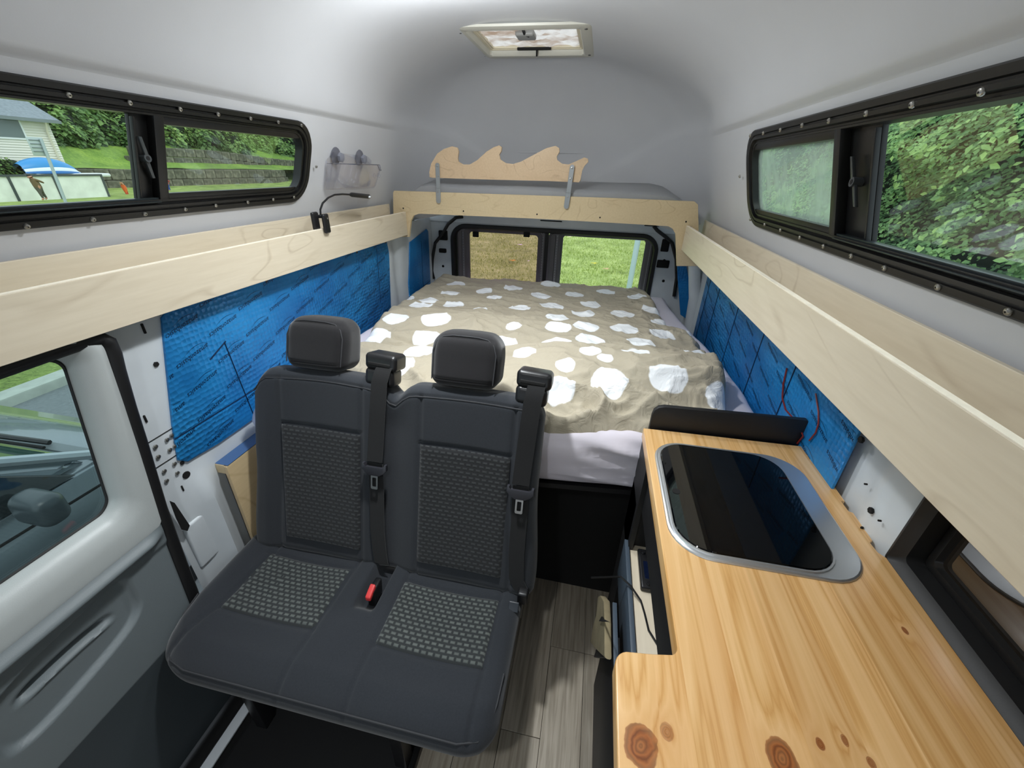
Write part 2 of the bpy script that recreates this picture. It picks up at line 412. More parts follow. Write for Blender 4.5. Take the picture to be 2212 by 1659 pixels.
def shell_pt(i, y):
    x, z = PR[i]
    k = sm(y, 1.9, 2.12)                              # the ridge fades out near the tail
    if 10 < i < 15 or len(PR)-16 < i < len(PR)-11:
        side = -1 if i < 20 else 1
        x = x*(1-k)+(XL(z) if side < 0 else XR(z))*k
    elif 14 < i < len(PR)-15:
        cxx = -.29; side = -1 if x < cxx else 1; x += side*.026*k*sm(z, .45, .18)
    if y > 2.1:
        t = (y-2.1)/.5; e = 2.7; s = max(0., 1-min(1, t)**e)**(1/e); cx, cz = -.30, -.14
        s2 = max(0., 1-max(0., min(1, (y-2.33)/.27))**2.3)**(1/2.3)
        x = cx+(x-cx)*s; z = cz+(z-cz)*(s2 if z > cz else s)
    return Vector((x, y, z))
bmL, bmR, bmC = B(), B(), B()
NP = len(PR)
def add_shell(bm, i0, i1, skip):
    grid = {}
    def V(i, j):
        if (i, j) not in grid: grid[(i, j)] = bm.verts.new(shell_pt(i, ys[j]))
        return grid[(i, j)]
    for i in range(i0, i1):
        for j in range(len(ys)-1):
            c = (shell_pt(i, ys[j])+shell_pt(i+1, ys[j+1]))/2
            if skip(c): continue
            q = [V(i, j), V(i+1, j), V(i+1, j+1), V(i, j+1)]
            try: bm.faces.new(q)
            except ValueError: pass
    bmesh.ops.remove_doubles(bm, verts=bm.verts[:], dist=1e-5)
add_shell(bmL, 0, 10, lambda c: -.107 < c.z < .080 and -.21 < c.y < 1.43)
add_shell(bmR, NP-11, NP-1, lambda c: -.107 < c.z < .080 and -.26 < c.y < 1.55)
add_shell(bmC, 10, NP-11, lambda c: c.z > .40 and HX[0]-.0 < c.x < HX[1] and HY[0] < c.y < HY[1])
wall_left = st('wall_left', bmL, m_wall, ang=1.2); wall_right = st('wall_right', bmR, m_wall, ang=1.2); ceiling = st('ceiling', bmC, m_wall, ang=1.2)

# closed front of the hightop and cab bulkhead behind the viewer; the windscreen opening stays free
bm = B(); rows = [p for p in PR]; bm.faces.new([bm.verts.new((x, -1.1, z)) for x, z in rows])
box(bm, -1.12, .66, -1.13, -1.1, -1.52, -.95); st('wall_front', bm, m_wall)

# pressed line on the tail of the roof
bm = B(); pts = [(1030, 268), (1040, 292), (1050, 312), (1062, 325), (1085, 329), (1200, 330), (1300, 332), (1355, 333), (1370, 326), (1380, 308), (1390, 282)]
P3 = []
for p in pts:
    d = ray(*p); lo, hi = 1.5, 2.6
    for _ in range(30):                                # walk the ray onto the shell
        mid_ = (lo+hi)/2; q = d*(mid_/d.y); t = max(0, (mid_-2.1)/.5); e = 2.3; t2 = max(0, (mid_-2.33)/.27)
        s = max(1e-4, 1-t**2.7)**(1/2.7); s2 = max(1e-4, 1-t2**e)**(1/e)
        inside = abs(q.x+.30)/s < .78 and (q.z+.14)/s2 < .58
        lo, hi = (mid_, hi) if inside else (lo, mid_)
    P3.append(d*((lo-.001)/d.y))
tube(bm, P3, .0035, 6); st('trim_1', bm, m_wall)

# lower steel walls
def plane_grid(bm, X, y0, y1, z0, z1, dy=.05, dz=.05, f=None):
    ny, nz_ = max(1, int((y1-y0)/dy)), max(1, int((z1-z0)/dz)); g = []
    for i in range(ny+1):
        row = []
        for j in range(nz_+1):
            y = y0+(y1-y0)*i/ny; z = z0+(z1-z0)*j/nz_; row.append(bm.verts.new((X+(f(y, z) if f else 0), y, z)))
        g.append(row)
    for i in range(ny):
        for j in range(nz_): bm.faces.new([g[i][j], g[i+1][j], g[i+1][j+1], g[i][j+1]])
    return bm
def wl(y, z):      # relief of the left steel wall: flange line, wheel arch bulge, door recess
    d = 0
    d += .018*sm(y, .70, .66)*0
    d += .034*sm(z, -.74, -.88)*math.exp(-((y-.715)/.028)**2)          # sill under the blue sheet
    d += -.022*math.exp(-((y-2.08)/.035)**2)*sm(z, -1.2, -.2)
    d += .006*nz(y*5, z*5)*sm(y, .8, 1.0)
    return d
bm = B(); plane_grid(bm, -1.0305, .60, 2.62, -1.52, -.28, .022, .022, wl)
low_left = st('wall_left', bm, m_steel, ang=1.0)
def wr(y, z):
    return -(.02*math.exp(-((y-.72)/.05)**2)+.03*sm(y, 2.15, 2.6)+.004*nz(y*6, z*6))
bm = B(); plane_grid(bm, .615, .652, 2.62, -1.52, -.28, .022, .04, wr); plane_grid(bm, .615, -1.1, .652, -1.52, -.62, .2, .2)
plane_grid(bm, .615, -1.1, .60, -.31, -.28, .2, .03)
low_right = st('wall_right', bm, m_steel, ang=1.0)
# ledges closing the gutter between steel wall and hightop
bm = B(); box(bm, -1.16, -1.03, .55, 2.62, -.31, -.285); box(bm, -1.16, -1.0, -1.1, .55, -.31, -.285); st('trim_2', bm, m_steel)
bm = B(); box(bm, .50, .64, -1.1, 2.62, -.31, -.285); st('trim_3', bm, m_steel)

# holes and rivets punched in the left pillar
def punch(px, py, r, kind, par, X=-1.03, asp=1.0):
    p = atX(px, py, X); b_ = B()
    if kind == 'slot': box(b_, X-.004, X+.001, p.y-r*.42, p.y+r*.42, p.z-r*2, p.z+r*2, .001, 1)
    elif kind == 'square': box(b_, X-.004, X+.001, p.y-r, p.y+r, p.z-r, p.z+r, .002, 1)
    else: tube(b_, [(X-.004, p.y, p.z), (X+.001, p.y, p.z)], r, 6 if kind == 'hex' else 12)
    o = mk('hole', b_, m_hole, par)
    if kind == 'rivet':
        b2 = B(); lathe(b2, [(r*1.35, .0), (r*1.3, .002), (r*.8, .003), (r*.5, .0035)], (X, p.y, p.z), (1, 0, 0), 10); mk('rivet', b2, m_screw, par)
for x, y, r, k in [(311, 710, .0062, 'slot'), (338, 787, .0065, 'hex'), (315, 905, .0050, 'slot'), (389, 961, .0045, 'slot'), (395, 1055, .0045, 'slot'), (403, 1026, .0105, 'round'),
                   (394, 1000, .0055, 'hex'), (450, 1205, .013, 'square'), (484, 1168, .0055, 'round')]:
    punch(x, y, r, k, low_left, X=-1.028 if x < 440 else -1.03)
for x, y in [(371, 941), (361, 950), (336, 965), (378, 964), (367, 972), (342, 987), (377, 1002), (355, 1018), (383, 1022), (360, 1039)]:
    punch(x, y, .0042, 'rivet', low_left, X=-1.028)
for a, b in (((318, 958), (377, 922)), ((336, 1012), (392, 976))):                # pressed creases across the pillar
    bm = B(); tube(bm, [atX(*a, -1.030), atX(*b, -1.030)], .0012, 5); mk('crease', bm, m_hole, low_left)
# seat belt pocket pressing and its dark recess
bm = B(); rbox(bm, (-1.031, .668, -.990), (.016, .10, .16), .0075, .02, 3); mk('pressing', bm, m_steel, low_left)
bm = B(); prism(bm, [atX(x, y, -1.012) for x, y in ((366, 1082), (376, 1086), (409, 1135), (404, 1147), (392, 1144), (380, 1120))], (.002, 0, 0)); mk('recess', bm, m_hole, low_left)
for x, y, r, k in [(1883, 1103, .0065, 'hex'), (1861, 1145, .0045, 'slot'), (1862, 950, .0075, 'hex'), (1872, 1046, .002, 'round'), (1902, 1125, .002, 'round')]:
    punch(x, y, r, k, low_right, X=.594)

# floor boards (each plank its own piece)
floor = bpy.data.objects.new('floor', None); C.objects.link(floor); floor['kind'] = 'structure'; floor.location = (-.2, .8, -1.53); ORG[floor.name] = Vector(floor.location)
bm = B(); box(bm, -.95, .62, -1.1, 2.6, -1.535, -1.5245); mk('underlay', bm, m_hole, floor)
pw = .121; yj = [.5, .965, .965-.2]
plank_meshes = []
for i, x0 in enumerate([.132-pw*k for k in range(8, 0, -1)]+[.132, .132+pw, .132+2*pw, .132+3*pw]):
    off = [.955, .955, .955, .955, .955, .955, .60, .877, .877, .4, .7, .2][i % 12]
    y = -1.1
    cuts = sorted([off-1.2, off, off+.9])
    edges = [-1.1]+[c for c in cuts if -1.0 < c < 1.5]+[1.5]
    for a, b in zip(edges, edges[1:]):
        x1 = min(x0+pw, .61)
        if x1 <= x0+.01: continue
        bm = B(); box(bm, x0+.0006, x1-.0006, a+.0008, b-.0008, -1.5245, -1.52, .0006, 1); mk('plank', bm, m_lino, floor)

# ================================================================== blue insulation with printed words
def word_mesh():
    cu = bpy.data.curves.new('print', 'FONT'); cu.body = 'amazonbasics'; cu.size = .02; cu.align_x = 'CENTER'; cu.resolution_u = 2; cu.shear = .3
    t = bpy.data.objects.new('print', cu); C.objects.link(t); bpy.context.view_layer.update()
    me = bpy.data.meshes.new_from_object(t.evaluated_get(bpy.context.evaluated_depsgraph_get()))
    bpy.data.objects.remove(t); xs = [v.co.x for v in me.vertices]; wd = max(xs)-min(xs)
    co = [(v.co.x/wd*.108, v.co.y/wd*.108) for v in me.vertices]; fa = [tuple(p.vertices) for p in me.polygons]
    n0 = len(co); K = 12                                 # the swoosh that runs under the word
    for k in range(K+1):
        t_ = k/K; x = -.048+.07*t_; y = -.006-.006*math.sin(PI*t_); th = .0004+.0009*math.sin(PI*min(1, t_*1.1))
        co += [(x, y), (x, y-th)]
    for k in range(K): fa.append((n0+2*k, n0+2*k+1, n0+2*k+3, n0+2*k+2))
    return co, fa
WC, WF = word_mesh()
m_ink = mat('dark_blue_print', (8, 36, 70), .45, .2)
def put_word(bm, org, du, dv, clip=None):
    vs_ = [bm.verts.new(org+du*u+dv*v) for u, v in WC]
    for f in WF:
        q = [vs_[i] for i in f]
        if clip and any(not clip(v.co) for v in q): continue
        try: bm.faces.new(q)
        except ValueError: pass
    bmesh.ops.delete(bm, geom=[v for v in bm.verts if not v.link_faces], context='VERTS')
def blue_sheet(label, poly, X, sgn, words=True, creases=(), group=None):
    ymin = min(p[0] for p in poly); ymax = max(p[0] for p in poly); zmin = min(p[1] for p in poly); zmax = max(p[1] for p in poly)
    t = thing('insulation_sheet', label, 'insulation', (X, (ymin+ymax)/2, zmin), group)
    bm = B(); prism(bm, [(X, y, z) for y, z in poly], (sgn*.006, 0, 0), .003); mk('foil', bm, m_blue, t)
    def zin(y, lo):
        xs = []
        n = len(poly)
        for k in range(n):
            (a, za), (b, zb) = poly[k], poly[(k+1) % n]
            if (a-y)*(b-y) <= 0 and a != b: xs.append(za+(zb-za)*(y-a)/(b-a))
        return (min(xs) if lo else max(xs)) if xs else 0
    def inside(co): 
        return ymin+.012 < co.y < ymax-.012 and zin(co.y, 1)+.01 < co.z < zin(co.y, 0)-.01
    if words:
        Xw = X+sgn*.0066; c = 0; y = ymin+.02
        while y < ymax+.05:
            z = zmax-.01-(.045 if c % 2 else 0)
            while z > zmin-.05:
                a = math.radians(13)                       # upside down as hung, leaning up to the rear
                du = Vector((0, -math.cos(a)*(1), -math.sin(a)))*(1 if sgn > 0 else -1); dv = Vector((0, math.sin(a)*(1 if sgn > 0 else -1)*1.0, -math.cos(a)))
                bm = B(); put_word(bm, Vector((Xw, y, z)), du, dv, inside)
                if bm.verts: mk('printed_word', bm, m_ink, t)
                else: bm.free()
                z -= .083
            y += .118; c += 1
    for (a, b, r) in creases:
        bm = B(); tube(bm, [(X+sgn*.0062, a[0], a[1]), (X+sgn*.0062, b[0], b[1])], r, 5); mk('seam', bm, m_ink, t)
    return t
blue_sheet('large blue bubble-textured insulation sheet on the wall left of the seats',
           [(.80, -.335), (1.0, -.328), (1.5, -.326), (1.93, -.33), (1.975, -.345), (1.985, -.40), (1.95, -.60), (1.93, -.74), (1.2, -.745), (.80, -.745), (.70, -.738), (.678, -.715), (.70, -.62), (.762, -.40), (.775, -.35)],
           -1.03, 1, True, [((.69, -.655), (1.3, -.655), .0016), ((.92, -.47), (.94, -.73), .0018), ((.86, -.50), (.925, -.47), .0022), ((1.86, -.36), (1.84, -.60), .0015)])
blue_sheet('small dark blue insulation sheet in the left rear corner by the rear door', [(2.24, -.385), (2.50, -.345), (2.525, -.36), (2.50, -.80), (2.17, -.80), (2.18, -.6), (2.215, -.5)],
           -1.03, 1, False, [((2.17, -.69), (2.5, -.66), .0015), ((2.40, -.4), (2.38, -.7), .0013)])
blue_sheet('long blue insulation sheet with upright folds on the wall right of the bed', [(.85, -.31), (1.4, -.31), (2.26, -.31), (2.29, -.34), (2.28, -.80), (1.4, -.8), (.83, -.80), (.84, -.5)],
           .594, -1, True, [((y_, -.32), (y_+.01, -.79), .0022) for y_ in (1.16, 1.42, 1.72, 2.02, 2.2)])
# small clips along the upper edge of the left sheet
for i, (x, y) in enumerate([(405, 657), (572, 607), (684, 570), (768, 545), (830, 524)]):
    p = atX(x, y, -1.03); bm = B(); tube(bm, [(-1.03, p.y, p.z), (-1.02, p.y, p.z+.002)], [.009, .003], 5)
    tag(mk('clip', bm, mat('bronze_clip', (96, 84, 70), .5, .5)), 'small bronze clip above the large blue sheet, %s from the door' % ['first', 'second', 'third', 'fourth', 'fifth'][i], 'clip', 'clips along the top of the left insulation')
# ================================================================== upper side windows
def side_window(name, side, y0, y1, ydiv, nscrews, zl, zh):
    X = XL if side < 0 else XR; sgn = 1 if side < 0 else -1
    def P(y, z, n): return Vector((X(z)+sgn*n, y, z))
    w_ = bpy.data.objects.new(name, None); C.objects.link(w_); w_['kind'] = 'structure'; w_.location = P((y0+y1)/2, -.12, 0); ORG[w_.name] = Vector(w_.location)
    def ring(L):
        return [[P(u, v, n) for u, v in rrect(y0+a*1.1, y1-a*1.25, zl+a*b, zh-a*c, max(r, .004), 7)] for a, b, c, r, n in L]
    bm = B()
    loops(bm, ring([(0, 1, 1, .085, 0), (0, 1, 1, .085, .008), (.003, 1, 1, .083, .011), (.013, 1, 1, .076, .011), (.0145, 1, 1, .074, .007), (.017, 1, 1, .072, .007), (.0185, 1, 1, .070, .012),
                    (.025, 1, 1, .062, .012), (.0265, 1, 1, .060, .002), (.030, 1, 1, .058, .002), (.0315, 1, 1, .056, .006), (.037, 1, .95, .050, .006), (.0375, 1, .95, .050, -.022), (.022, 1, 1, .06, -.024)]))
    mk('window_frame', bm, m_blackmet, w_, ang=.5)
    # divider, sliding sash post and latch
    bm = B()
    def bar(ya, yb, za, zb, n0, n1, bev=.0015):
        prism(bm, [P(ya, za, n0), P(yb, za, n0), P(yb, zb, n0), P(ya, zb, n0)], (sgn*(n1-n0), 0, 0), bev)
    bar(ydiv[1]-.024, ydiv[1], zl+.034, zh-.034, -.02, .006); bar(ydiv[1], y1-.05, zl+.034, zl+.050, -.02, .004); bar(ydiv[1], y1-.05, zh-.050, zh-.034, -.02, .004); mk('mullion', bm, m_blackmet, w_)
    bm = B(); bar(ydiv[0], ydiv[1]-.024, zl+.036, zh-.034, -.024, -.014); bar(ydiv[0], ydiv[0]+.006, zl+.04, zh-.04, -.014, -.004); mk('sash_post', bm, m_blackmet, w_)
    yc = (ydiv[0]+ydiv[1]-.024)/2; bm = B()
    tube(bm, [P(yc, -.004, -.014), P(yc, -.004, .004)], .0085, 12)
    tl = .1 if side > 0 else -.1
    for q in (1, -1):
        prism(bm, [P(yc-.004+q*.002, -.004, -.004), P(yc+.005+q*.002, -.004, -.004), P(yc+.004+q*sgn*-.012, -.004+q*.042, -.004), P(yc-.003+q*sgn*-.012, -.004+q*.042, -.004)], (sgn*.006, 0, 0), .001)
    lt = mk('latch', bm, mat('grey_latch_plastic', (64, 68, 70), .35), w_)
    bm = B(); tube(bm, [P(yc, -.004, .003), P(yc, -.004, .0045)], .0045, 10); mk('pin', bm, m_hole, lt)
    # panes
    def pane(ya, yb, mt, nn, nm='glass'):
        b_ = B(); L = rrect(ya, yb, zl+.03, zh-.03, .004, 2); prism(b_, [P(u, v, nn) for u, v in L], (sgn*-.003, 0, 0)); mk(nm, b_, mt, w_)
    pane(y0+.03, ydiv[0]+.004, m_glass, -.019); pane(ydiv[1]-.004, y1-.03, m_glass if side < 0 else m_screen, -.012)
    # lower sliding track
    bm = B(); bar(y0+.05, ydiv[1]-.024, zl+.036, zl+.041, -.02, .002, .001); bar(y0+.05, ydiv[1]-.024, zl+.030, zl+.033, .002, .010, .001); mk('track', bm, mat('satin_track', (60, 68, 72), .3, .6), w_)
    for (sx, sy) in nscrews:
        d = ray(sx, sy); # onto the leaning flange
        a = -1.03 if side < 0 else .46; k = .34 if side < 0 else -.30
        t = (a+sgn*.0115)/(d.x-k*d.z); p = d*t; nn = Vector((sgn, 0, -k*sgn)).normalized()
        b_ = B(); lathe(b_, [(.0052, -.001), (.0052, .0008), (.0042, .0026), (.002, .0034)], p, nn, 10); s_ = mk('screw', b_, m_screw, w_)
        b_ = B(); tube(b_, [p+nn*.003, p+nn*.0037], .0014, 6); mk('drive', b_, m_hole, s_)
    return w_
side_window('window_1', -1, WIN_L['y0'], WIN_L['y1'], (.862, .926),
            [(148, 205), (280, 222), (389, 236), (471, 247), (541, 256), (601, 264), (651, 271), (683, 360), (58, 489), (201, 474), (313, 462), (400, 452), (466, 444), (535, 437), (590, 431), (635, 426)], -.1295, .1155)
side_window('window_2', 1, WIN_R['y0'], WIN_R['y1'], (.914, 1.035),
            [(2121, 198), (1971, 226), (1872, 245), (1791, 261), (1733, 271), (1686, 281), (1649, 288), (1621, 293), (1598, 381), (1621, 474), (1652, 485), (1686, 497), (1728, 513), (1779, 532), (1839, 553), (1911, 579), (2027, 620), (2179, 673)], -.141, .119)

# ================================================================== plywood side shelves
def shelf(name, label, x_rail, x_back, y1r, sgn, zt, zb_, zback):
    t = thing(name, label, 'shelf', ((x_rail+x_back)/2, .6, zb_))
    bm = B(); box(bm, min(x_rail, x_rail-sgn*.012), max(x_rail, x_rail-sgn*.012), -.9, y1r, zb_, zt, .001, 1); mk('front_rail', bm, m_ply, t)
    bm = B(); box(bm, min(x_rail-sgn*.0002, x_rail-sgn*.0118), max(x_rail-sgn*.0002, x_rail-sgn*.0118), -.9, y1r, zt-.0002, zt+.0012); mk('rail_edge', bm, m_plyedge, t, label='pale sawn edge along the top of the front rail')
    bm = B(); box(bm, min(x_rail-sgn*.012, x_back), max(x_rail-sgn*.012, x_back), -.9, 2.11, zb_+.008, zb_+.02); mk('shelf_board', bm, m_ply, t)
    bm = B(); box(bm, min(x_back, x_back-sgn*.009), max(x_back, x_back-sgn*.009), -.9, y1r+.01 if sgn > 0 else 2.2, zb_+.008, zback, .001, 1); mk('back_panel', bm, m_ply, t)
    return t
shelf('wall_shelf', 'long pale plywood trough shelf under the left window', -.97, -1.062, 2.105, 1, -.214, -.325, -.180)
shelf('wall_shelf', 'long pale plywood trough shelf under the right window', .398, .492, 2.105, -1, -.209, -.315, -.190)

# rear cross board with rounded corners, drop brackets and screw holes
t = thing('cross_board', 'wide plywood board spanning the van above the bed', 'board', (-.3, 2.12, -.22))
o1 = [(851, 412), (1300, 427), (1500, 435), (1508, 442), (1509, 490), (1509, 575), (1462, 575), (1460, 505), (1454, 494), (1444, 488), (1300, 480), (1150, 472), (905, 461), (893, 465), (887, 477), (884, 512), (850, 512), (849, 416)]
bm = B(); prism(bm, [atY(x, y, 2.112) for x, y in o1], (0, .015, 0), .0012, 1); bd = mk('board', bm, m_ply2, t, ang=.5)
for x, y in [(871, 450), (1001, 456), (1160, 463), (1296, 470), (1482, 479), (1492, 491)]:
    p = atY(x, y, 2.111); bm = B(); tube(bm, [p, p+Vector((0, .002, 0))], .0038, 8); mk('hole', bm, m_hole, bd)
# bedding ledge behind the board
bm = B(); n = 28; rows = []
for i in range(n+1):
    u = i/n; x = -1.0+1.44*u; row = []
    for j in range(9):
        v_ = (0, .012, .05, .12, .25, .4, .6, .8, 1)[j]; e = min(u, 1-u)*2
        row.append(bm.verts.new((x*(1-.10*v_)-.03*v_, 2.128+.40*v_, -.20+(.106*min(1, (e*6))**.5 if j else 0)+(.004 if j > 1 else 0)+.036*v_**.6+.008*nz(x*4, v_*3)*1.0+(.012*math.sin(v_*PI)))))
    rows.append(row)
for i in range(n):
    for j in range(8): bm.faces.new([rows[i][j], rows[i+1][j], rows[i+1][j+1], rows[i][j+1]])
bmesh.ops.solidify(bm, geom=bm.faces[:], thickness=.01)
st('trim_4', bm, m_wall)

# wave shaped surfboard rack cut out of plywood
wv = [(928, 383), (927, 372), (931, 354), (944, 332), (958, 322), (976, 316), (988, 319), (991, 327), (988, 343), (990, 350), (1000, 356), (1015, 356), (1032, 346), (1050, 328), (1066, 318), (1078, 314), (1084, 318), (1083, 327), (1078, 334), (1080, 345), (1092, 353), (1108, 355), (1125, 350), (1150, 336), (1180, 320), (1200, 315), (1208, 320), (1209, 328), (1202, 338), (1203, 346), (1213, 354), (1228, 356), (1245, 348), (1262, 340), (1270, 343), (1271, 350), (1262, 358), (1257, 368), (1254, 390), (1250, 394), (1180, 391), (1060, 388), (935, 384)]
t = thing('wave_rack', 'wave-shaped plywood cut-out standing above the rear cross board', 'sign', (-.47, 2.12, -.05))
bm = B(); prism(bm, [atY(x, y, 2.118) for x, y in wv], (0, .012, 0), .0012, 1); mk('wave_panel', bm, m_plywave, t, ang=.6)
for (xa, ya, xb, yb, dx) in ((943, 357, 949, 437, 0), (1234, 361, 1224, 449, 0)):
    a = atY(xa+2, ya, 2.11); b = atY(xb-1, yb, 2.108); wdt = .0105
    br = None
    bm = B(); mid_ = a.lerp(b, .62)
    def strap(p0, p1, wd, th, y_off=0):
        d = (p1-p0); s = Vector((wd/2, 0, 0)); box_p = [p0-s, p0+s, p1+s, p1-s]
        prism(bm, [q+Vector((0, y_off, 0)) for q in box_p], (0, -th, 0), .0008, 1)
    strap(a, mid_, .021, .0025); tube(bm, [a+Vector((0, .0, 0)), a+Vector((0, -.0025, 0))], .0105, 12)
    strap(mid_, b.lerp(mid_, .12), .024, .003, -.002); tube(bm, [b.lerp(mid_, .12)+Vector((0, -.002, 0)), b.lerp(mid_, .12)+Vector((0, -.005, 0))], .012, 12)
    br = mk('bracket', bm, mat('zinc_plate', (178, 182, 184), .35, .85), t)
    for k in (.02, .28, .72):
        p = a.lerp(b, k)+Vector((0, -.0035, 0)); bm = B(); lathe(bm, [(.0045, 0), (.0042, .0015), (.002, .002)], p, (0, -1, 0), 10); mk('screw', bm, m_screw, br)

# ================================================================== roof hatch and ceiling lamps
bm = None
t = thing('roof_hatch', 'white framed roof hatch with crinkled silver lining', 'hatch', (-.355, 2.075, .455))
def rl(x0, x1, y0, y1, r, z): return [Vector((x, y, z)) for x, y in rrect(x0, x1, y0, y1, r, 5)]
zc = .456
bm = B(); loops(bm, [rl(-.612, -.098, 1.838, 2.315, .03, zc-.001), rl(-.610, -.100, 1.84, 2.313, .03, zc-.008), rl(-.602, -.108, 1.848, 2.305, .028, zc-.010), rl(-.572, -.142, 1.885, 2.268, .012, zc-.010), rl(-.568, -.146, 1.889, 2.264, .012, zc-.006), rl(-.566, -.148, 1.891, 2.262, .012, zc+.012)])
mk('flange', bm, mat('ivory_flange', (206, 204, 192), .45), t)
bm = B(); loops(bm, [rl(-.568, -.146, 1.889, 2.264, .012, zc+.010), rl(-.556, -.158, 1.898, 2.256, .01, zc+.011), rl(-.555, -.159, 1.899, 2.255, .01, zc+.014), rl(-.549, -.165, 1.905, 2.25, .01, zc+.015), rl(-.548, -.166, 1.906, 2.249, .01, zc+.03)]); mk('inner_frame', bm, mat('cream_inner_frame', (226, 216, 190), .5), t)
bm = B(); g = []
for i in range(41):
    row = []
    for j in range(33):
        x = -.57+.425*i/40; y = 1.885+.385*j/32; row.append(bm.verts.new((x, y, zc+.020+.012*abs(nz(x*9, y*26, 1))+.012*nz(x*24, y*40, 4))))
    g.append(row)
for i in range(40):
    for j in range(32): bm.faces.new([g[i][j], g[i+1][j], g[i+1][j+1], g[i][j+1]])
def mat_foil():
    m, n = newmat('crinkled_foil'); v = n.coord('Object', (1, 2.4, 1))
    n.l.new(n.ramp(n.noise(v, 9, 3), [(.35, lin((176, 150, 128))), (.6, lin((236, 230, 222)))]), n.b.inputs['Base Color'])
    n.b.inputs['Roughness'].default_value = .4; bn = n.bump(n.noise(v, 26, 4, 1), .6, .01)
    tl = n.add('ShaderNodeBsdfTranslucent', {'Normal': bn}); n.l.new(n.b.inputs['Base Color'].links[0].from_socket, tl.inputs[0])
    mx = n.add('ShaderNodeMixShader', {0: .62, 1: n.b.outputs[0], 2: tl.outputs[0]}); n.l.new(mx.outputs[0], n.n['Material Output'].inputs[0]); return m
mk('foil_lining', bm, mat_foil(), t)
bm = B(); rbox(bm, (-.367, 2.04, zc+.012), (.075, .075, .022), .008, .03, 2); kb = mk('crank_housing', bm, mat('grey_crank', (150, 150, 148), .4), t)
bm = B(); tube(bm, [(-.367, 1.98, zc+.012), (-.367, 2.01, zc+.008), (-.350, 2.02, zc+.004)], .006, 8); mk('handle', bm, m_black, kb)
bm = B(); box(bm, -.44, -.29, 2.238, 2.25, zc+.006, zc+.016, .002); tube(bm, [(-.352, 2.242, zc+.01), (-.352, 2.246, zc-.016)], .004, 8); mk('catch', bm, m_hole, t)
for x, y in ((-.594, 1.90), (-.594, 2.255), (-.122, 1.885), (-.122, 2.26)):
    bm = B(); tube(bm, [(x, y, zc-.0125), (x, y, zc-.0095)], .0055, 8); mk('screw', bm, mat('dull_screw', (96, 94, 92), .5, .6), t)
m_led = mat('lamp_lens', (250, 252, 255), .3, emit=6.)
for i, (x, y, z) in enumerate(((-.36, .86, .459), (-.30, -.25, .456), (-.44, 1.37, .459))):
    t = thing('ceiling_lamp', ['round white ceiling lamp above the seats', 'round white ceiling lamp above the cab', 'round white ceiling lamp in front of the roof hatch'][i], 'lamp', (x, y, z-.03))
    bm = B(); lathe(bm, [(.055, .0), (.055, -.012), (.048, -.016), (.041, -.016), (.040, -.013)], (x, y, z), (0, 0, 1), 24); mk('housing', bm, m_wall, t)
    bm = B(); tube(bm, [(x, y, z-.013), (x, y, z-.0165)], .038, 20); mk('lens', bm, m_led, t)

# ================================================================== clip light and shower basket on the left
t = thing('clip_light', 'small black gooseneck clip light on the left shelf rail', 'lamp', (-.97, 1.40, -.225))
bm = B(); rbox(bm, (-.962, 1.410, -.196), (.013, .032, .066), .0063, .02, 3); rbox(bm, (-.985, 1.384, -.186), (.013, .034, .060), .0063, .02, 3)
tube(bm, [(-.992, 1.40, -.172), (-.955, 1.405, -.172)], .006, 10); cl = mk('clamp', bm, m_plastic, t)
bm = B(); lathe(bm, [(.003, 0), (.0025, .001)], (-.949, 1.405, -.178), (1, 0, 0), 8); mk('rivet', bm, m_screw, cl)
bm = B(); gp = [(-.975, 1.405, -.172), (-.974, 1.408, -.150), (-.972, 1.425, -.130), (-.969, 1.458, -.114), (-.968, 1.50, -.106), (-.967, 1.55, -.106), (-.967, 1.605, -.110)]
gp2 = []
for a, b in zip(gp, gp[1:]): gp2 += [Vector(a).lerp(Vector(b), k/3) for k in range(3)]
tube(bm, gp2+[gp[-1]], .0034, 8); mk('gooseneck', bm, m_plastic, t)
bm = B(); tube(bm, [(-.967, 1.60, -.110), (-.967, 1.615, -.111), (-.967, 1.745, -.124), (-.967, 1.757, -.1255)], [.004, .0085, .0092, .005], 12); hd = mk('lamp_head', bm, m_plastic, t)
bm = B(); rbox(bm, (-.962, 1.737, -.1245), (.012, .018, .009), .004, .02, 2); mk('led', bm, mat('led_lens', (225, 228, 230), .2), hd)

t = thing('shower_basket', 'clear plastic basket on two suction cups beside the left window', 'basket', (-1.0, 1.72, -.12))
def bsk(y, z, d):        # y along wall, d out of the wall
    return Vector((XL(z)+.004+d, y, z))
def basket_ring(z, k, notch=False):
    out = []; y0, y1 = 1.565+.012*(1-k), 1.90-.012*(1-k); dep = .075+.02*k
    for i in range(33):
        a = PI*i/32; e = 2.6
        cy = math.copysign(abs(math.cos(a))**(2/e), math.cos(a)); sy = abs(math.sin(a))**(2/e)
        zz = z
        if notch: zz = z-(.020*sm(abs(i-9), 5, 3))
        out.append(bsk((y0+y1)/2+(y1-y0)/2*cy, zz, .006+dep*sy))
    return out
bm = B(); loops(bm, [basket_ring(-.095, 0), basket_ring(-.088, .3), basket_ring(-.05, .6), basket_ring(-.028, .8), basket_ring(-.004, 1, True)], closed=False)
rs = basket_ring(-.095, 0); bm.faces.new([bm.verts.new(p) for p in rs]); bmesh.ops.remove_doubles(bm, verts=bm.verts[:], dist=1e-5)
q = [bsk(1.567, -.095, .004), bsk(1.898, -.095, .004), bsk(1.90, .012, .004), bsk(1.86, .028, .004), bsk(1.60, .034, .004), bsk(1.566, .01, .004)]; bm.faces.new([bm.verts.new(p) for p in q])
bmesh.ops.solidify(bm, geom=bm.faces[:], thickness=.0022); mk('bin', bm, m_clear, t, ang=.9)
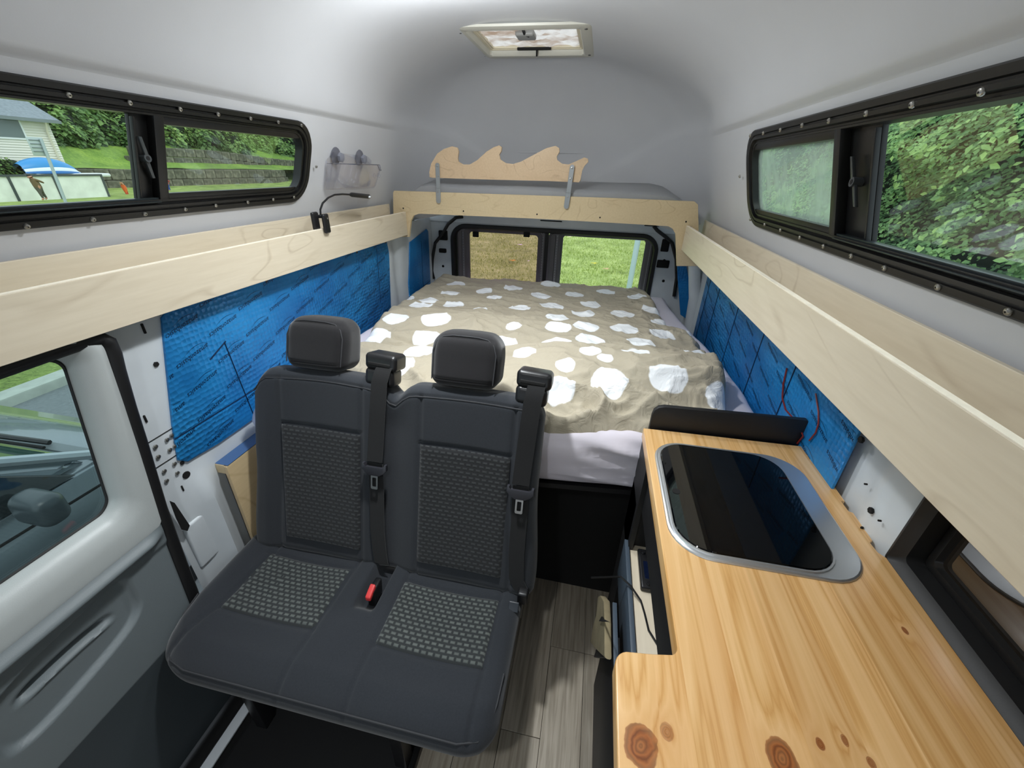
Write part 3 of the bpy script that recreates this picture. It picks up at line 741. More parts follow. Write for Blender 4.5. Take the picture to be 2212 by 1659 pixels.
bm = B(); r_ = basket_ring(-.004, 1, True); tube(bm, r_, .0018, 6); mk('rim', bm, mat_glass('clear_rim', (.70, .70, .74, 1), .15), t)
for yy, zz in ((1.625, .022), (1.80, .020)):
    c = bsk(yy, zz, 0); bm = B(); lathe(bm, [(.031, 0), (.030, .003), (.018, .007), (.010, .012), (.010, .018)], c, (1, 0, -.2), 20); cp = mk('suction_cup', bm, m_cup, t)
    bm = B(); lathe(bm, [(.014, .016), (.0175, .018), (.017, .028), (.012, .030)], c, (1, 0, -.2), 6); mk('knob', bm, mat('grey_knob', (128, 130, 140), .35), cp)
for yy in (1.775, 1.82, 1.86):
    c = basket_ring(-.045, .6); bm = B(); j = min(range(33), key=lambda i: abs(c[i].y-yy)+(.0 if i < 17 else 1)); tube(bm, [c[j]+Vector((.002, 0.009*math.cos(a), .009*math.sin(a))) for a in [2*PI*k/12 for k in range(13)]], .0012, 5); mk('embossed_ring', bm, m_clear, t)

# ================================================================== rear doors and tail frame
YR = 2.62
def rear(px, py, Y=YR): return atY(px, py, Y)
# body frame round the doors
bm = B()
n_ = 8; inn = rrect(-.895, .355, -1.5, -.318, .09, n_)
def outer(p):
    cx_, cz_ = -.27, -.9; dx, dz = p[0]-cx_, p[1]-cz_
    k = min((.90 if dx > 0 else .80)/max(abs(dx), 1e-6), (.72 if dz > 0 else .66)/max(abs(dz), 1e-6)); return (max(-1.06, min(.63, cx_+dx*k)), max(-1.53, min(-.18, cz_+dz*k)))
loops(bm, [[Vector((x, YR+.05, z)) for x, z in inn], [Vector((x, YR-.03, z)) for x, z in inn], [Vector((outer(p)[0], YR-.03, outer(p)[1])) for p in inn]])
box(bm, -1.05, .62, YR-.05, YR+.05, -.305, -.18, .006)
box(bm, -1.05, .62, 2.30, YR+.05, -.22, -.19, .003)
trear = st('wall_rear', bm, m_steel)
for (x, y, w_, h_) in ((958, 508, .028, .045), (957, 541, .024, .020)):
    p = atY(x, y, YR-.03); bm = B(); rbox(bm, (p.x, YR-.036, p.z), (w_*2, .02, h_*1.3), .006, .03, 2); mk('hinge_pocket', bm, m_hole, trear)
for (x, y, w_, h_) in ((1437, 530, .022, .05), (1432, 570, .035, .032)):
    p = atY(x, y, YR-.03); bm = B(); rbox(bm, (p.x, YR-.034, p.z), (w_*2, .012, h_*1.4), .006, .03, 2); mk('hinge_pocket', bm, m_hole, trear)
for x, y in ((957, 575), (1433, 607), (1435, 563)):
    p = atY(x, y, YR-.032); bm = B(); tube(bm, [p, p+Vector((0, .003, 0))], .0085, 8); mk('hole', bm, m_hole, trear)
for x0, x1, y0, y1 in ((981, 1001, 467, 470), (1167, 1214, 475, 480), (1392, 1425, 486, 490)):
    a = atY(x0, y0, YR-.053); b = atY(x1, y1, YR-.053); bm = B(); box(bm, a.x, b.x, YR-.053, YR-.04, b.z, a.z, .002, 1); mk('slot', bm, m_hole, trear)
# black gasket around the opening
gx0, gx1, gz1, gz0 = -.905, .365, -.312, -1.3
bm = B(); loops(bm, [[Vector((x, YR-.045+d, z)) for x, z in rrect(gx0+o_, gx1-o_, gz0, gz1-o_, .10-o_, 7)] for o_, d in ((0, .012), (.004, 0), (.022, 0), (.028, .01), (.03, .05))])
st('trim_5', bm, m_blackrub)
def rear_door(name, x0, x1, gl, mt, hinge):
    d = bpy.data.objects.new(name, None); C.objects.link(d); d['kind'] = 'structure'; d.location = ((x0+x1)/2, YR, -1.4); ORG[d.name] = Vector(d.location)
    bm = B(); g0, g1, gz = gl
    def L(o_, y_, r, top): return [Vector((x, y_, z)) for x, z in rrect(x0+o_ if True else 0, x1-o_, -1.35, top-o_, r, 6)]
    def G(o_, y_, r): return [Vector((x, y_, z)) for x, z in rrect(g0-o_, g1+o_, -.78-o_, gz+o_, r, 6)]
    loops(bm, [L(0, YR+.02, .03, -.332), L(.002, YR-.01, .03, -.332), L(.012, YR-.016, .03, -.332), L(.02, YR-.01, .03, -.332), G(.045, YR-.008, .03), G(.04, YR-.002, .03), G(.012, YR+.002, .025), G(.0, YR+.012, .022), G(0, YR+.03, .022)])
    mk('door_frame', bm, m_greydark, d, ang=.5)
    bm = B(); prism(bm, G(.004, YR+.022, .022), (0, .004, 0)); mk('glass', bm, mt, d)
    # stitched edging strip around the pane
    bm = B(); loops(bm, [G(.040, YR-.012, .03), G(.039, YR-.014, .03), G(.027, YR-.014, .03), G(.026, YR-.010, .03)]); sp = mk('edging', bm, mat('grey_edging', (124, 123, 128), .5), d)
    bm = B(); L_ = G(.033, YR-.0142, .03)
    for a, b in zip(L_, L_[1:]+L_[:1]):
        n = max(1, int((b-a).length/.016))
        for k in range(n): 
            p = a.lerp(b, k/n)
            if p.z > -.66: box(bm, p.x-.0016, p.x+.0016, p.y-.0006, p.y+.001, p.z-.0016, p.z+.0016)
    mk('stitching', bm, m_hole, sp, kind='stuff', smooth=False); return d
d1 = rear_door('door_2', -.872, -.312, (-.795, -.352, -.362), m_brown, -1)
d2 = rear_door('door_3', -.286, .338, (-.198, .292, -.352), m_glass, 1)
for x in (1028, 1138):
    p = atY(x, 506, YR-.01); bm = B(); rbox(bm, (p.x, YR-.014, p.z), (.038, .014, .032), .004, .02, 2); mk('stop', bm, m_hole, d1)
bm = B(); box(bm, -.312, -.286, YR-.0, YR+.02, -1.35, -.335); mk('centre_seal', bm, m_blackrub, d1)
bm = B(); rbox(bm, (-.235, YR-.02, -.325), (.06, .02, .022), .004, .02, 2); mk('lock', bm, m_hole, d2)
# wiring looms down the corners
for pts, lb in (([(1000, 468), (985, 470), (968, 484), (956, 505), (940, 525), (934, 560), (933, 585), (937, 602)], 'black wiring loom running down the left rear corner'),
                ([(1412, 488), (1420, 498), (1436, 510), (1452, 525), (1461, 560), (1462, 600), (1456, 640)], 'black wiring loom running down the right rear corner')):
    bm = B(); pp = [atY(x, y, YR-.05) for x, y in pts]; tube(bm, pp, .010, 8); tag(mk('wiring_loom', bm, m_blackrub), lb, 'cable')
# right rear corner: blue strip and curved white pillar
bm = B(); pp = [atY(x, y, 2.50) for x, y in ((1466, 520), (1482, 570), (1494, 640), (1498, 700), (1470, 680), (1464, 600), (1462, 545))]; prism(bm, pp, (0, .01, 0)); tag(mk('insulation_strip', bm, m_blue), 'narrow dark blue insulation strip in the right rear corner', 'insulation')
bm = B(); tube(bm, [(.49, 2.42, -.28), (.545, 2.42, -.45), (.585, 2.42, -.62), (.60, 2.42, -.85)], .032, 10); st('trim_6', bm, m_steel)

# ================================================================== sliding door on the left with its window and trim
door = bpy.data.objects.new('door_1', None); C.objects.link(door); door['kind'] = 'structure'; door.location = (-1.02, 0, -1.5); ORG[door.name] = Vector(door.location)
def dl(y0, y1, z0, z1, r, X, k=8, sh=.0):           # loop; the rear edge leans forward towards the bottom
    out = []
    for u, v in rrect(y0, y1, z0, z1, r, k):
        s = (v+.35)*sh if u > .2 else 0
        out.append(Vector((X, u+s, v)))
    return out
bm = B()
loops(bm, [dl(-.9, .562, -.722, -.358, .03, -1.030, sh=.15), dl(-.902, .564, -.724, -.356, .032, -1.022, sh=.15), dl(-.908, .568, -.729, -.350, .036, -1.010, sh=.15), dl(-.92, .580, -.745, -.335, .05, -.992, sh=.15), dl(-.93, .597, -.775, -.328, .05, -.983, sh=.13),
           dl(-.94, .612, -.83, -.322, .045, -.987, sh=.10), dl(-.945, .616, -.835, -.32, .045, -1.01, sh=.10)])
mk('window_surround', bm, m_trimlight, door, ang=1.2)
bm = B(); loops(bm, [dl(-.903, .564, -.724, -.356, .03, -1.027, sh=.15), dl(-.901, .5605, -.7205, -.3595, .03, -1.0255, sh=.15), dl(-.899, .5585, -.7185, -.362, .03, -1.029, sh=.15)]); mk('pane_seal', bm, m_blackrub, door)
bm = B(); prism(bm, dl(-.91, .563, -.723, -.352, .03, -1.030, sh=.15), (-.003, 0, 0)); mk('glass', bm, mat_glass('door_glass', (.84, .92, .90, 1), .03), door)
def dh(y, z):                                        # relief of the dark lower trim
    X = -.985
    X += .020*math.exp(-((z+.835)/.014)**2)*sm(y, .60, .54)
    X -= .006*sm(z, -.865, -.885)
    # map pocket
    cy = (y-.32)/.155; cz = (z+.955-.02*(y-.32)/.12)/.075
    r = (abs(cy)**4+abs(cz)**4)**.25
    X -= .016*sm(r, 1.04, .95)
    # grab scoop in the pocket
    sz = -.948-.10*(y-.32)**2*8
    k = (z-sz); env = sm(abs(y-.315), .105, .06)
    X -= .034*env*math.exp(-((k-.002)/.008)**2)
    X += .006*env*math.exp(-((k+.013)/.005)**2)
    X -= .005*math.exp(-((z+1.165)/.005)**2)
    X += .028*sm(z, -1.17, -1.48)
    X -= .02*sm(y, .585, .61)
    return X+1.0
bm = B(); plane_grid(bm, -1.0, -.6, .60, -1.16, -.815, .006, .004, dh)
for v in bm.verts:
    if v.co.y > .3: v.co.y += (v.co.z+.35)*.075*sm(v.co.y, .3, .6)
mk('door_card', bm, m_trimdark, door, ang=1.4)
bm = B(); plane_grid(bm, -1.0, -.6, .56, -1.50, -1.157, .03, .02, dh)
mk('kick_panel', bm, m_kick, door, ang=1.4)
bm = B()
sl = [atX(x, y, -.998) for x, y in ((-250, 880), (0, 797), (98, 764), (180, 737), (212, 731), (232, 740), (243, 765), (252, 802), (275, 880), (301, 960), (344, 1100), (381, 1200), (413, 1282), (455, 1400), (500, 1520))]
tube(bm, sl, .0165, 10); st('trim_7', bm, m_blackrub)
bm = B(); box(bm, -1.04, -1.005, -1.1, .62, -1.52, -1.48); box(bm, -1.0, -.915, -1.1, .56, -1.525, -1.508, .003); st('trim_8', bm, m_blackrub)
bm = B(); box(bm, -.930, -.885, -1.1, .50, -1.52, -1.512, .002); st('trim_9', bm, mat('daylit_sill_strip', (240, 246, 252), .25, 0))  # sill strip whitened to stand in for daylight through the door gap
# dark tinted window above the worktop on the right
w2 = bpy.data.objects.new('window_3', None); C.objects.link(w2); w2['kind'] = 'structure'; w2.location = (.64, 0, -.6); ORG[w2.name] = Vector(w2.location)
def wl2(o_, X, r): return [Vector((X, u, v)) for u, v in rrect(-1.0+o_, .655-o_, -.625+o_, -.24-o_, r*.35, 6)]
bm = B(); loops(bm, [wl2(-.01, .612, .02), wl2(.0, .600, .02), wl2(.006, .598, .02), wl2(.012, .606, .02), wl2(.022, .612, .03), wl2(.024, .64, .03)]); mk('window_frame', bm, m_blackrub, w2)
bm = B(); loops(bm, [wl2(.024, .640, .03), wl2(.032, .634, .03), wl2(.045, .632, .03), wl2(.048, .642, .03)]); mk('inner_seal', bm, m_blackmet, w2)
bm = B(); prism(bm, wl2(.03, .645, .03), (.004, 0, 0)); mk('glass', bm, m_smoke, w2)

# ================================================================== worktop of glued boards
ZT = -.62
WO = (.35, .4, ZT-.03)
KN = [(1385, 1612, .030, .034, .95), (1441, 1580, .012, .014, .6), (1690, 1640, .026, .034, .95), (1772, 1607, .0065, .010, .9), (1825, 1600, .0055, .010, .8), (1882, 1648, .0065, .009, .8), (1955, 1362, .0055, .009, .9)]
KNOTS = []
for x, y, a, b, s in KN:
    p = atZ(x, y, ZT); KNOTS.append((p.x-WO[0], p.y-WO[1], a*.72, b*.72, s))
m_pine = mat_pine()
t = thing('worktop', 'honey-coloured pine worktop of glued boards with dark knots', 'worktop', WO)
seams = [.098, .1525, .192, .262, .33, .40, .468, .535, .612]
def yback(x): return .990+.03*(x-.19)
for i, (a, b) in enumerate(zip(seams, seams[1:])):
    pts = []; zt = ZT; y0 = -.45
    if i == 0:
        arc = [(.098+.022-.022*math.cos(k*PI/12), .375-.022+.022*math.sin(k*PI/12)) for k in range(7)]
        pts = [(a, y0)]+arc+[(b, .379), (b, y0)]
    elif i == 1:
        arc = [(.189-.014+.014*math.sin(k*PI/8)*1.0, .383+.014-.014*math.cos(k*PI/8)) for k in range(5)]
        pts = [(a, y0), (a, .379)]+arc+[(.189, yback(.19)), (b, yback(b)), (b, y0)]
    elif i == len(seams)-2:
        pts = [(a, y0), (a, yback(a)), (.604, yback(.604)), (.600, .80), (.592, .797), (.593, .768), (.600, .765), (.598, .69), (.590, .682), (.592, .660), (.604, .645), (.612, .628), (b, y0)]
    else: pts = [(a, y0), (a, yback(a)), (b, yback(b)), (b, y0)]
    bm = B(); vs_ = [bm.verts.new((x, y, zt)) for x, y in pts]; vb = [bm.verts.new((x, y, zt-.03)) for x, y in pts]; n = len(pts)
    tf = bm.faces.new(vs_); bm.faces.new(list(reversed(vb)))
    for k in range(n): bm.faces.new([vs_[k], vb[k], vb[(k+1) % n], vs_[(k+1) % n]])
    bmesh.ops.recalc_face_normals(bm, faces=bm.faces[:])
    # round the free edges only
    free = []
    for e in tf.edges:
        c = (e.verts[0].co+e.verts[1].co)/2; on = min(abs(c.x-a), abs(c.x-b))
        if i == 0 and c.x < b-.002 or i == len(seams)-2 and c.x > a+.002 or (i == 1 and c.y > .375 and c.x < .2) or c.y > .95: free.append(e)
    if free: bmesh.ops.bevel(bm, geom=free, offset=.003, segments=3, profile=.5, affect='EDGES')
    mk('board', bm, m_pine, t, ang=.5)

# sink / hob with glass lid
def sk(o_, z, xr=0, r=.07):
    return [Vector((x, y, z)) for x, y in rrect(.205+o_, .548-o_-xr, .568+o_, .935-o_, r, 8)]
t = thing('sink', 'black glass lidded sink in a steel rim let into the worktop', 'sink', (.37, .75, ZT))
bm = B(); loops(bm, [sk(0, ZT+.0005, 0, .075), sk(.001, ZT+.003, 0, .075), sk(.004, ZT+.0045, 0, .072), sk(.006, ZT+.004, .004, .071), sk(.008, ZT+.004, .036, .068), sk(.0095, ZT+.007, .036, .066), sk(.0125, ZT+.007, .036, .064), sk(.014, ZT+.003, .036, .062)])
mk('steel_rim', bm, m_alu, t, ang=.5)
bm = B(); loops(bm, [sk(.013, ZT+.002, .036, .062), sk(.0135, ZT+.0065, .036, .062), sk(.0155, ZT+.0085, .036, .060)], cap1=True)
lid = mk('glass_lid', bm, mat('black_glass', (5, 6, 8), .03, 0, spec=.5), t, ang=.5)
p = atZ(1461, 1061, ZT+.009); bm = B(); tube(bm, [(p.x, p.y, ZT+.0085), (p.x, p.y, ZT+.0092)], .0085, 16); mk('finger_hole', bm, m_hole, lid)
# black backsplash panel behind the worktop
bm = B(); oc = [(.206, -.65), (.206, -.585), (.209, -.568), (.219, -.557), (.235, -.553), (.585, -.548), (.592, -.553), (.592, -.65)]
prism(bm, [(x, 1.0+.03*(x-.2), z) for x, z in oc], (0, .016, 0), .003); tag(mk('backsplash', bm, m_black), 'low black board standing between the worktop and the bed', 'board')
# red cable on the right blue sheet
bm = B(); cc = [(1700, 795), (1692, 830), (1690, 860), (1697, 885), (1715, 905), (1732, 935), (1735, 942), (1722, 958)]
pp = [atX(x, y, .584) for x, y in cc]; tube(bm, pp, .0022, 6)
cc = [(1762, 850), (1768, 890), (1768, 915), (1762, 935), (1748, 952)]; tube(bm, [atX(x, y, .584) for x, y in cc], .0020, 6)
tag(mk('red_wire', bm, mat('dark_red_wire', (118, 30, 26), .4)), 'thin dark red wire looping down the right blue sheet', 'wire')

# ================================================================== cabinet under the worktop
t = thing('kitchen_cabinet', 'matt black cabinet with an open plywood shelf under the pine worktop', 'cabinet', (.38, .5, -1.52))
bm = B(); box(bm, .205, .59, .0, .985, -.80, -.651, .001); mk('fascia', bm, m_black, t)
bm = B(); box(bm, .192, .59, .88, .985, -1.52, -.80); box(bm, .192, .205, .86, .985, -.98, -.651); mk('end_panel', bm, m_black, t)
bm = B(); box(bm, .195, .59, .38, .88, -.962, -.95, .001); mk('shelf', bm, m_ply, t)
bm = B(); box(bm, .183, .195, .35, .885, -1.08, -.938, .0015); mk('shelf_lip', bm, m_bluegrey, t)
bm = B(); box(bm, .30, .59, .38, .985, -1.52, -.962); mk('lower_panel', bm, m_black, t)
bm = B(); box(bm, .150, .160, .30, .70, -1.36, -.972, .001); dr = mk('drawer', bm, m_black, t); bm = B(); box(bm, .1495, .1605, .30, .70, -.972, -.968, .001); mk('drawer_edge', bm, m_bluegrey, dr)
bm = B(); box(bm, .172, .30, .36, .70, -1.36, -1.345); mk('drawer_bottom', bm, m_black, t)
bm = B(); box(bm, .160, .59, -.45, .355, -1.36, -.651, .001); mk('front_cabinet', bm, m_black, t)
bm = B(); box(bm, .205, .59, -.45, .86, -1.52, -1.362); mk('plinth', bm, m_black, t)
# control box on the shelf
t = thing('control_box', 'small black control box with knobs on the open shelf', 'device', (.235, .78, -.95))
bm = B(); rbox(bm, (.247, .795, -.942), (.06, .125, .018), .005, .03, 2); bx_ = mk('case', bm, m_plastic, t)
bm = B(); box(bm, .228, .268, .76, .815, -.9335, -.9322, .0005, 1); mk('screen', bm, mat('dark_blue_screen', (16, 24, 46), .1), bx_)
for x, y in ((.230, .842), (.246, .842), (.262, .842), (.236, .745), (.254, .745)):
    bm = B(); lathe(bm, [(.006, 0), (.006, .004), (.0045, .006)], (x, y, -.934), (0, 0, 1), 12); mk('knob', bm, m_plastic, bx_)
# cable over the shelf lip
bm = B(); cp_ = [(.10, .80, -1.02), (.135, .775, -.975), (.165, .745, -.925), (.19, .725, -.928), (.215, .70, -.942), (.222, .67, -.945), (.228, .63, -.946), (.245, .60, -.946), (.27, .585, -.945)]
pts = []
for a, b in zip(cp_, cp_[1:]): pts += [Vector(a).lerp(Vector(b), k/3) for k in range(3)]
tube(bm, pts+[cp_[-1]], .0026, 6); tag(mk('black_cable', bm, m_blackrub), 'thin black cable hanging over the edge of the open shelf', 'cable')
# khaki cloth bag hanging by the cabinet
bm = B(); bo = [(1303, 1290), (1309, 1289), (1318, 1298), (1320, 1345), (1322, 1426), (1312, 1415), (1298, 1402), (1285, 1390), (1291, 1368), (1294, 1346), (1300, 1336)]
prism(bm, [atX(x, y, .146) for x, y in bo], (-.016, 0, 0), .005, 2); bg_ = mk('cloth_bag', bm, mat('khaki_cloth', (136, 124, 96), .9, var=.15, vscale=20, bump=.3, bscale=120))
tag(bg_, 'khaki cloth bag hanging low beside the black cabinet', 'bag')
bm = B(); prism(bm, [atX(x, y, .128) for x, y in ((1296, 1342), (1302, 1332), (1306, 1338), (1318, 1344), (1306, 1343))], (-.003, 0, 0)); mk('fold', bm, m_hole, bg_)
bm = B(); prism(bm, [atX(x, y, .146) for x, y in ((1298, 1403), (1312, 1416), (1320, 1424), (1292, 1422), (1297, 1414))], (-.014, 0, 0), .003); mk('flap_shade', bm, m_black, bg_)  # shading of the bag's lower flap, put in as a black piece
# ================================================================== bed
YF = lambda x: .968+.10*x
bed = thing('bed', 'wide bed platform with black front across the rear of the van', 'bed', (-.2, 1.8, -1.52))
bm = B(); prism(bm, [(-.965, YF(-.965)+.03, -.87), (.565, YF(.565)+.03, -.87), (.50, 2.50, -.87), (-.965, 2.50, -.87)], (0, 0, -.018)); mk('platform', bm, m_black, bed)
bm = B(); prism(bm, [(-.96, 1.15, -1.52), (.57, 1.135, -1.52), (.57, 1.16, -1.52), (-.96, 1.18, -1.52)], (0, 0, .63)); mk('front_panel', bm, mat('deep_black_board', (9, 9, 10), .8), bed)
bm = B(); box(bm, -.998, -.986, .765, 2.45, -1.5, -.802, .001); mk('side_panel', bm, mat_ply('shaded_plywood', (196, 172, 132), (206, 184, 146), (150, 122, 84)), bed)
bm = B(); box(bm, -1.030, -.9985, .768, 2.45, -.832, -.800, .001); mk('cleat', bm, m_ply2, bed)
bm = B(); box(bm, -1.030, -.986, .770, 1.4, -.7998, -.7985); mk('blue_tape', bm, mat('blue_tape', (64, 100, 148), .35), bed)
bm = B(); box(bm, -1.026, -1.002, .785, .80, -1.5, -.84); mk('gap_shade', bm, m_black, bed)  # black box put in for the shade of the open gap
def fm(x, y, z):
    if z > -.80: pass
    top = sm(z, -.76, -.66); fr = sm(y, YF(x)+.12, YF(x))
    y += 0
    z2 = z+.005*nz(x*7, y*7, 1)*top
    # stretched folds on the front face gathering at the right corner
    f = sm(z, -.86, -.80)*sm(z, -.66, -.72)
    y2 = y+f*sm(y, 1.25, 1.0)*(.016*math.sin((z*105+x*22+2*nz(x*4, z*12)))*sm(x, -.10, .25)+.010*nz(x*3, z*30, 5))
    # taper to the tail
    k = sm(y, 1.4, 2.5); x2 = x*(1-k*.0)-(.12*k if x > 0 else -.02*k)*abs(x)/.58*1.0
    y2 += (.10*x)*sm(y, 1.6, .97)
    return (x2, y2, z2)
bm = B(); rbox(bm, (-.205, 1.765, -.757), (1.57, 1.595, .20), .055, .022, 5, fm)
tag(mk('mattress', bm, m_sheet, ang=1.5), 'thick mattress in a pale lilac fitted sheet', 'mattress')

DOTS = [(985, 614), (1109, 623), (1189, 616), (1308, 631), (1392, 610), (1046, 629), (974, 634), (1169, 641), (1241, 636), (1068, 645), (1374, 645), (1275, 658), (1411, 670), (910, 661), (980, 658), (1037, 668), (1122, 665), (1191, 662), (1260, 678), (1343, 681), (942, 690), (1204, 688), (1434, 700), (855, 690), (1110, 705), (1205, 707), (1265, 707), (1348, 710), (920, 728), (1202, 744), (1275, 738), (1385, 740), (1498, 716), (1500, 768), (1274, 770), (1370, 773), (1085, 745), (1220, 800), (1315, 837), (1441, 823), (1560, 870), (1200, 855), (810, 725), (1132, 775), (905, 770), (860, 800), (1305, 785), (870, 642), (925, 650), (1430, 725), (700, 790)]
RS = {(1305, 785): .45, (1220, 800): .55, (1274, 770): .7, (1370, 773): .85, (1132, 775): .7, (1068, 645): .7, (1046, 629): .8, (1037, 668): .6, (1110, 705): .6, (1122, 665): .9}
def dbase(x, y):
    th = .050+.055*math.exp(-((y-1.26)/.17)**2)*sm(x, -.35, .0)+.035*math.exp(-((y-1.62)/.2)**2)*sm(x, .5, .1)+.012*nz(x*2, y*2, 2)
    th *= 1-.75*sm(y, dyf(x)+.17, dyf(x)+.01)
    return -.660+th
def onto(px, py):
    d = ray(px, py); z = -.605
    for _ in range(12): p = d*(z/d.z); z = .5*z+.5*dbase(p.x, p.y)
    return d*(z/d.z)
def dyf(x): return interp([(-.9, 1.04), (-.6, 1.0), (-.3, .985), (-.07, .975), (.06, .995), (.2, 1.02), (.3, 1.045), (.45, 1.10)], x)
D3 = [(onto(x, y), random.uniform(.92, 1.1)*RS.get((x, y), 1)) for x, y in DOTS]
def dxl(y): return interp([(1.0, -.86), (1.2, -.86), (1.34, -.862), (1.59, -.905), (1.87, -.945), (2.1, -.968), (2.4, -.955)], y)+.010*nz(y*9, 1)
def dxr(y): return interp([(.9, .44), (1.15, .452), (1.46, .49), (1.80, .475), (1.88, .38), (2.36, .35), (2.55, .345)], y)+.014*nz(y*7, 5)
bm = B(); nx, ny = 250, 300; g = []; da = []
for i in range(nx+1):
    row = []
    for j in range(ny+1):
        u, v_ = i/nx, j/ny
        y = .93+1.62*v_; x = dxl(y)+(dxr(y)-dxl(y))*u; yf = dyf(x); y = yf+(2.52-yf)*v_
        x = dxl(y)+(dxr(y)-dxl(y))*u
        eu = min(u, 1-u)*(dxr(y)-dxl(y)); ev = min(v_, 1-v_)*1.5; e = min(eu, ev)
        lift = (1-(1-min(1, e/.05))**2)**.5
        th = dbase(x, y)+.660
        # long folds across
        th += .020*sm(y-(1.40+.10*x+.04*nz(x*3, 1)), .035, -.01)*1.0*sm(x, -.9, -.5)
        th -= .022*math.exp(-((y-(1.405+.10*x+.04*nz(x*3, 1)))/.014)**2)
        th -= .018*math.exp(-((y-(1.36-.20*(x+.6)+.03*nz(x*4, 8)))/.012)**2)*sm(x, .0, -.3)
        th -= .018*math.exp(-((y-(1.33+.05*math.sin(x*5)))/.012)**2)*sm(x, -.1, .15)
        # wrinkles
        wx, wy = x+.06*nz(x*3, y*3, 9), y+.06*nz(x*3, y*3, 4)
        r1 = 1-abs(nz(wx*4, wy*9, 11))*2; r2 = 1-abs(nz(wx*11, wy*17, 13))*2; r3 = 1-abs(nz(wx*16+wy*7, wy*10, 3))*2
        amp = .6+.8*sm(y, 1.25, .95)+.5*sm(u, .75, 1)
        amp += .9*sm(y, dyf(x)+.20, dyf(x)+.03)*sm(x, -.4, .0)
        th += amp*(.021*max(0, r1)**2.5+.0095*max(0, r2)**2+.004*max(0, r3)**2-.009)
        drop = sm(ev if v_ < .5 else 1, .03, 0)*.012
        z = -.660+th*lift-(.02*(1-lift))-drop*1.0
        row.append(bm.verts.new((x, y, z)))
        ddx = min(math.sqrt(((x-q_.x)*.95)**2+((y-q_.y)*1.0)**2+(dbase(x, y)-q_.z)**2*1.0)-.052*s_ for q_, s_ in D3)
        da.append(.5+ddx)
    g.append(row)
for i in range(nx):
    for j in range(ny): bm.faces.new([g[i][j], g[i+1][j], g[i+1][j+1], g[i][j+1]])
dv = mk('duvet', bm, m_duvet, ang=2.5)
at = dv.data.attributes.new('dot', 'FLOAT', 'POINT'); at.data.foreach_set('value', da)
tag(dv, 'rumpled beige duvet printed with large white dots', 'duvet')

# ================================================================== double seat bench
seat = thing('bench_seat', 'charcoal cloth two-seat bench with headrests and belts', 'seat', (-.52, .6, -1.52))
def groove(d, w_=.0045, dep=.006): return dep*math.exp(-(d/w_)**2)
X1, X2, X3, X4 = -.895, -.606, -.436, -.146
def ztop(x, y):
    z = -1.082
    z += .014*sm(x, X1+.01, X1-.05)*sm(y, .42, .55) + .010*math.exp(-((x-(X2+X3)/2)/.06)**2)*sm(y, .45, .56)
    z -= .010*(1-((x-(X1+X2)/2)/.145)**2 if X1 < x < X2 else (1-((x-(X3+X4)/2)/.145)**2 if X3 < x < X4 else 0))*sm(y, .40, .5)
    xl = X1-(.535-y)*.30 if y < .535 else X1+(y-.535)*.10
    for xs_ in (xl, X2+(y-.535)*.05, X3+(y-.535)*.02, X4):
        z -= groove(x-xs_)
    if X1 < x < X2 or X3 < x < X4:
        z -= groove(y-.533)+groove(y-.722)
    # gap with the buckles
    k = sm(abs(x+.508), .032, .022)*sm(y, .60, .645); z -= .05*k
    z += .02*sm(y, .72, .76)*0
    return z
def fseat(x, y, z):
    t_ = sm(z, -1.16, -1.09)
    zt = ztop(x, y)
    if z > -1.15: z = z+(zt+1.082)*t_
    z -= .035*sm(y, .46, .39)*sm(z, -1.20, -1.09)*.6
    # tuck the front under, round plan corners
    y2 = y+.035*sm(z, -1.14, -1.23)*sm(y, .5, .39)
    kx = 0
    if x < -.86: y2 += .050*((-.86-x)/.12)**2*sm(y, .7, .42)
    if x > -.17: y2 += .035*((x+.17)/.085)**2*sm(y, .7, .42)
    x2 = x+(.03 if x < -.8 else 0)*sm(z, -1.12, -1.22)-(.02 if x > -.2 else 0)*sm(z, -1.12, -1.22)
    return (x2, y2, z)
bm = B(); rbox(bm, (-.535, .588, -1.157), (.898, .411, .15), .036, .0062, 5, fseat)
mk('seat_cushion', bm, m_seat, seat, ang=1.8)
def patch(name, x0, x1, y0, y1, pos, mt, par, d=.006, uvs=1.0, rc=.012, puff=.003):
    bm = B(); nx_, ny_ = int((x1-x0)/d), int((y1-y0)/d); uv = bm.loops.layers.uv.new('UVMap'); g = []; key = {}
    for i in range(nx_+1):
        row = []
        for j in range(ny_+1):
            u = x0+(x1-x0)*i/nx_; v_ = y0+(y1-y0)*j/ny_
            e = min(u-x0, x1-u, v_-y0, y1-v_)
            vv = bm.verts.new(pos(u, v_, puff*sm(e, 0, .010)-.0015*(1-sm(e, 0, .004)))); key[vv] = (u, v_); row.append(vv)
        g.append(row)
    for i in range(nx_):
        for j in range(ny_):
            f = bm.faces.new([g[i][j], g[i+1][j], g[i+1][j+1], g[i][j+1]])
            for l in f.loops: l[uv].uv = key[l.vert]
    return mk(name, bm, mt, par, ang=2)
for (a, b) in ((X1+.004, X2-.002), (X3+.002, X4-.004)):
    patch('seat_insert', a, b, .536, .719, lambda u, v_, n: (u+((v_-.535)*.09 if u < -.8 else 0), v_, ztop(u, v_)-.0+n+.0015), m_weave, seat)
# front piping line
bm = B(); tube(bm, [fseat(*q) for q in [(-.975, .52, -1.090), (-.972, .46, -1.091), (-.962, .42, -1.092), (-.94, .400, -1.093)]+[(-.92+.05*k, .3915, -1.0925) for k in range(16)]+[(-.125, .395, -1.093), (-.105, .415, -1.092), (-.098, .45, -1.091), (-.096, .52, -1.090)]], .0026, 6); mk('front_piping', bm, m_pipe, seat)
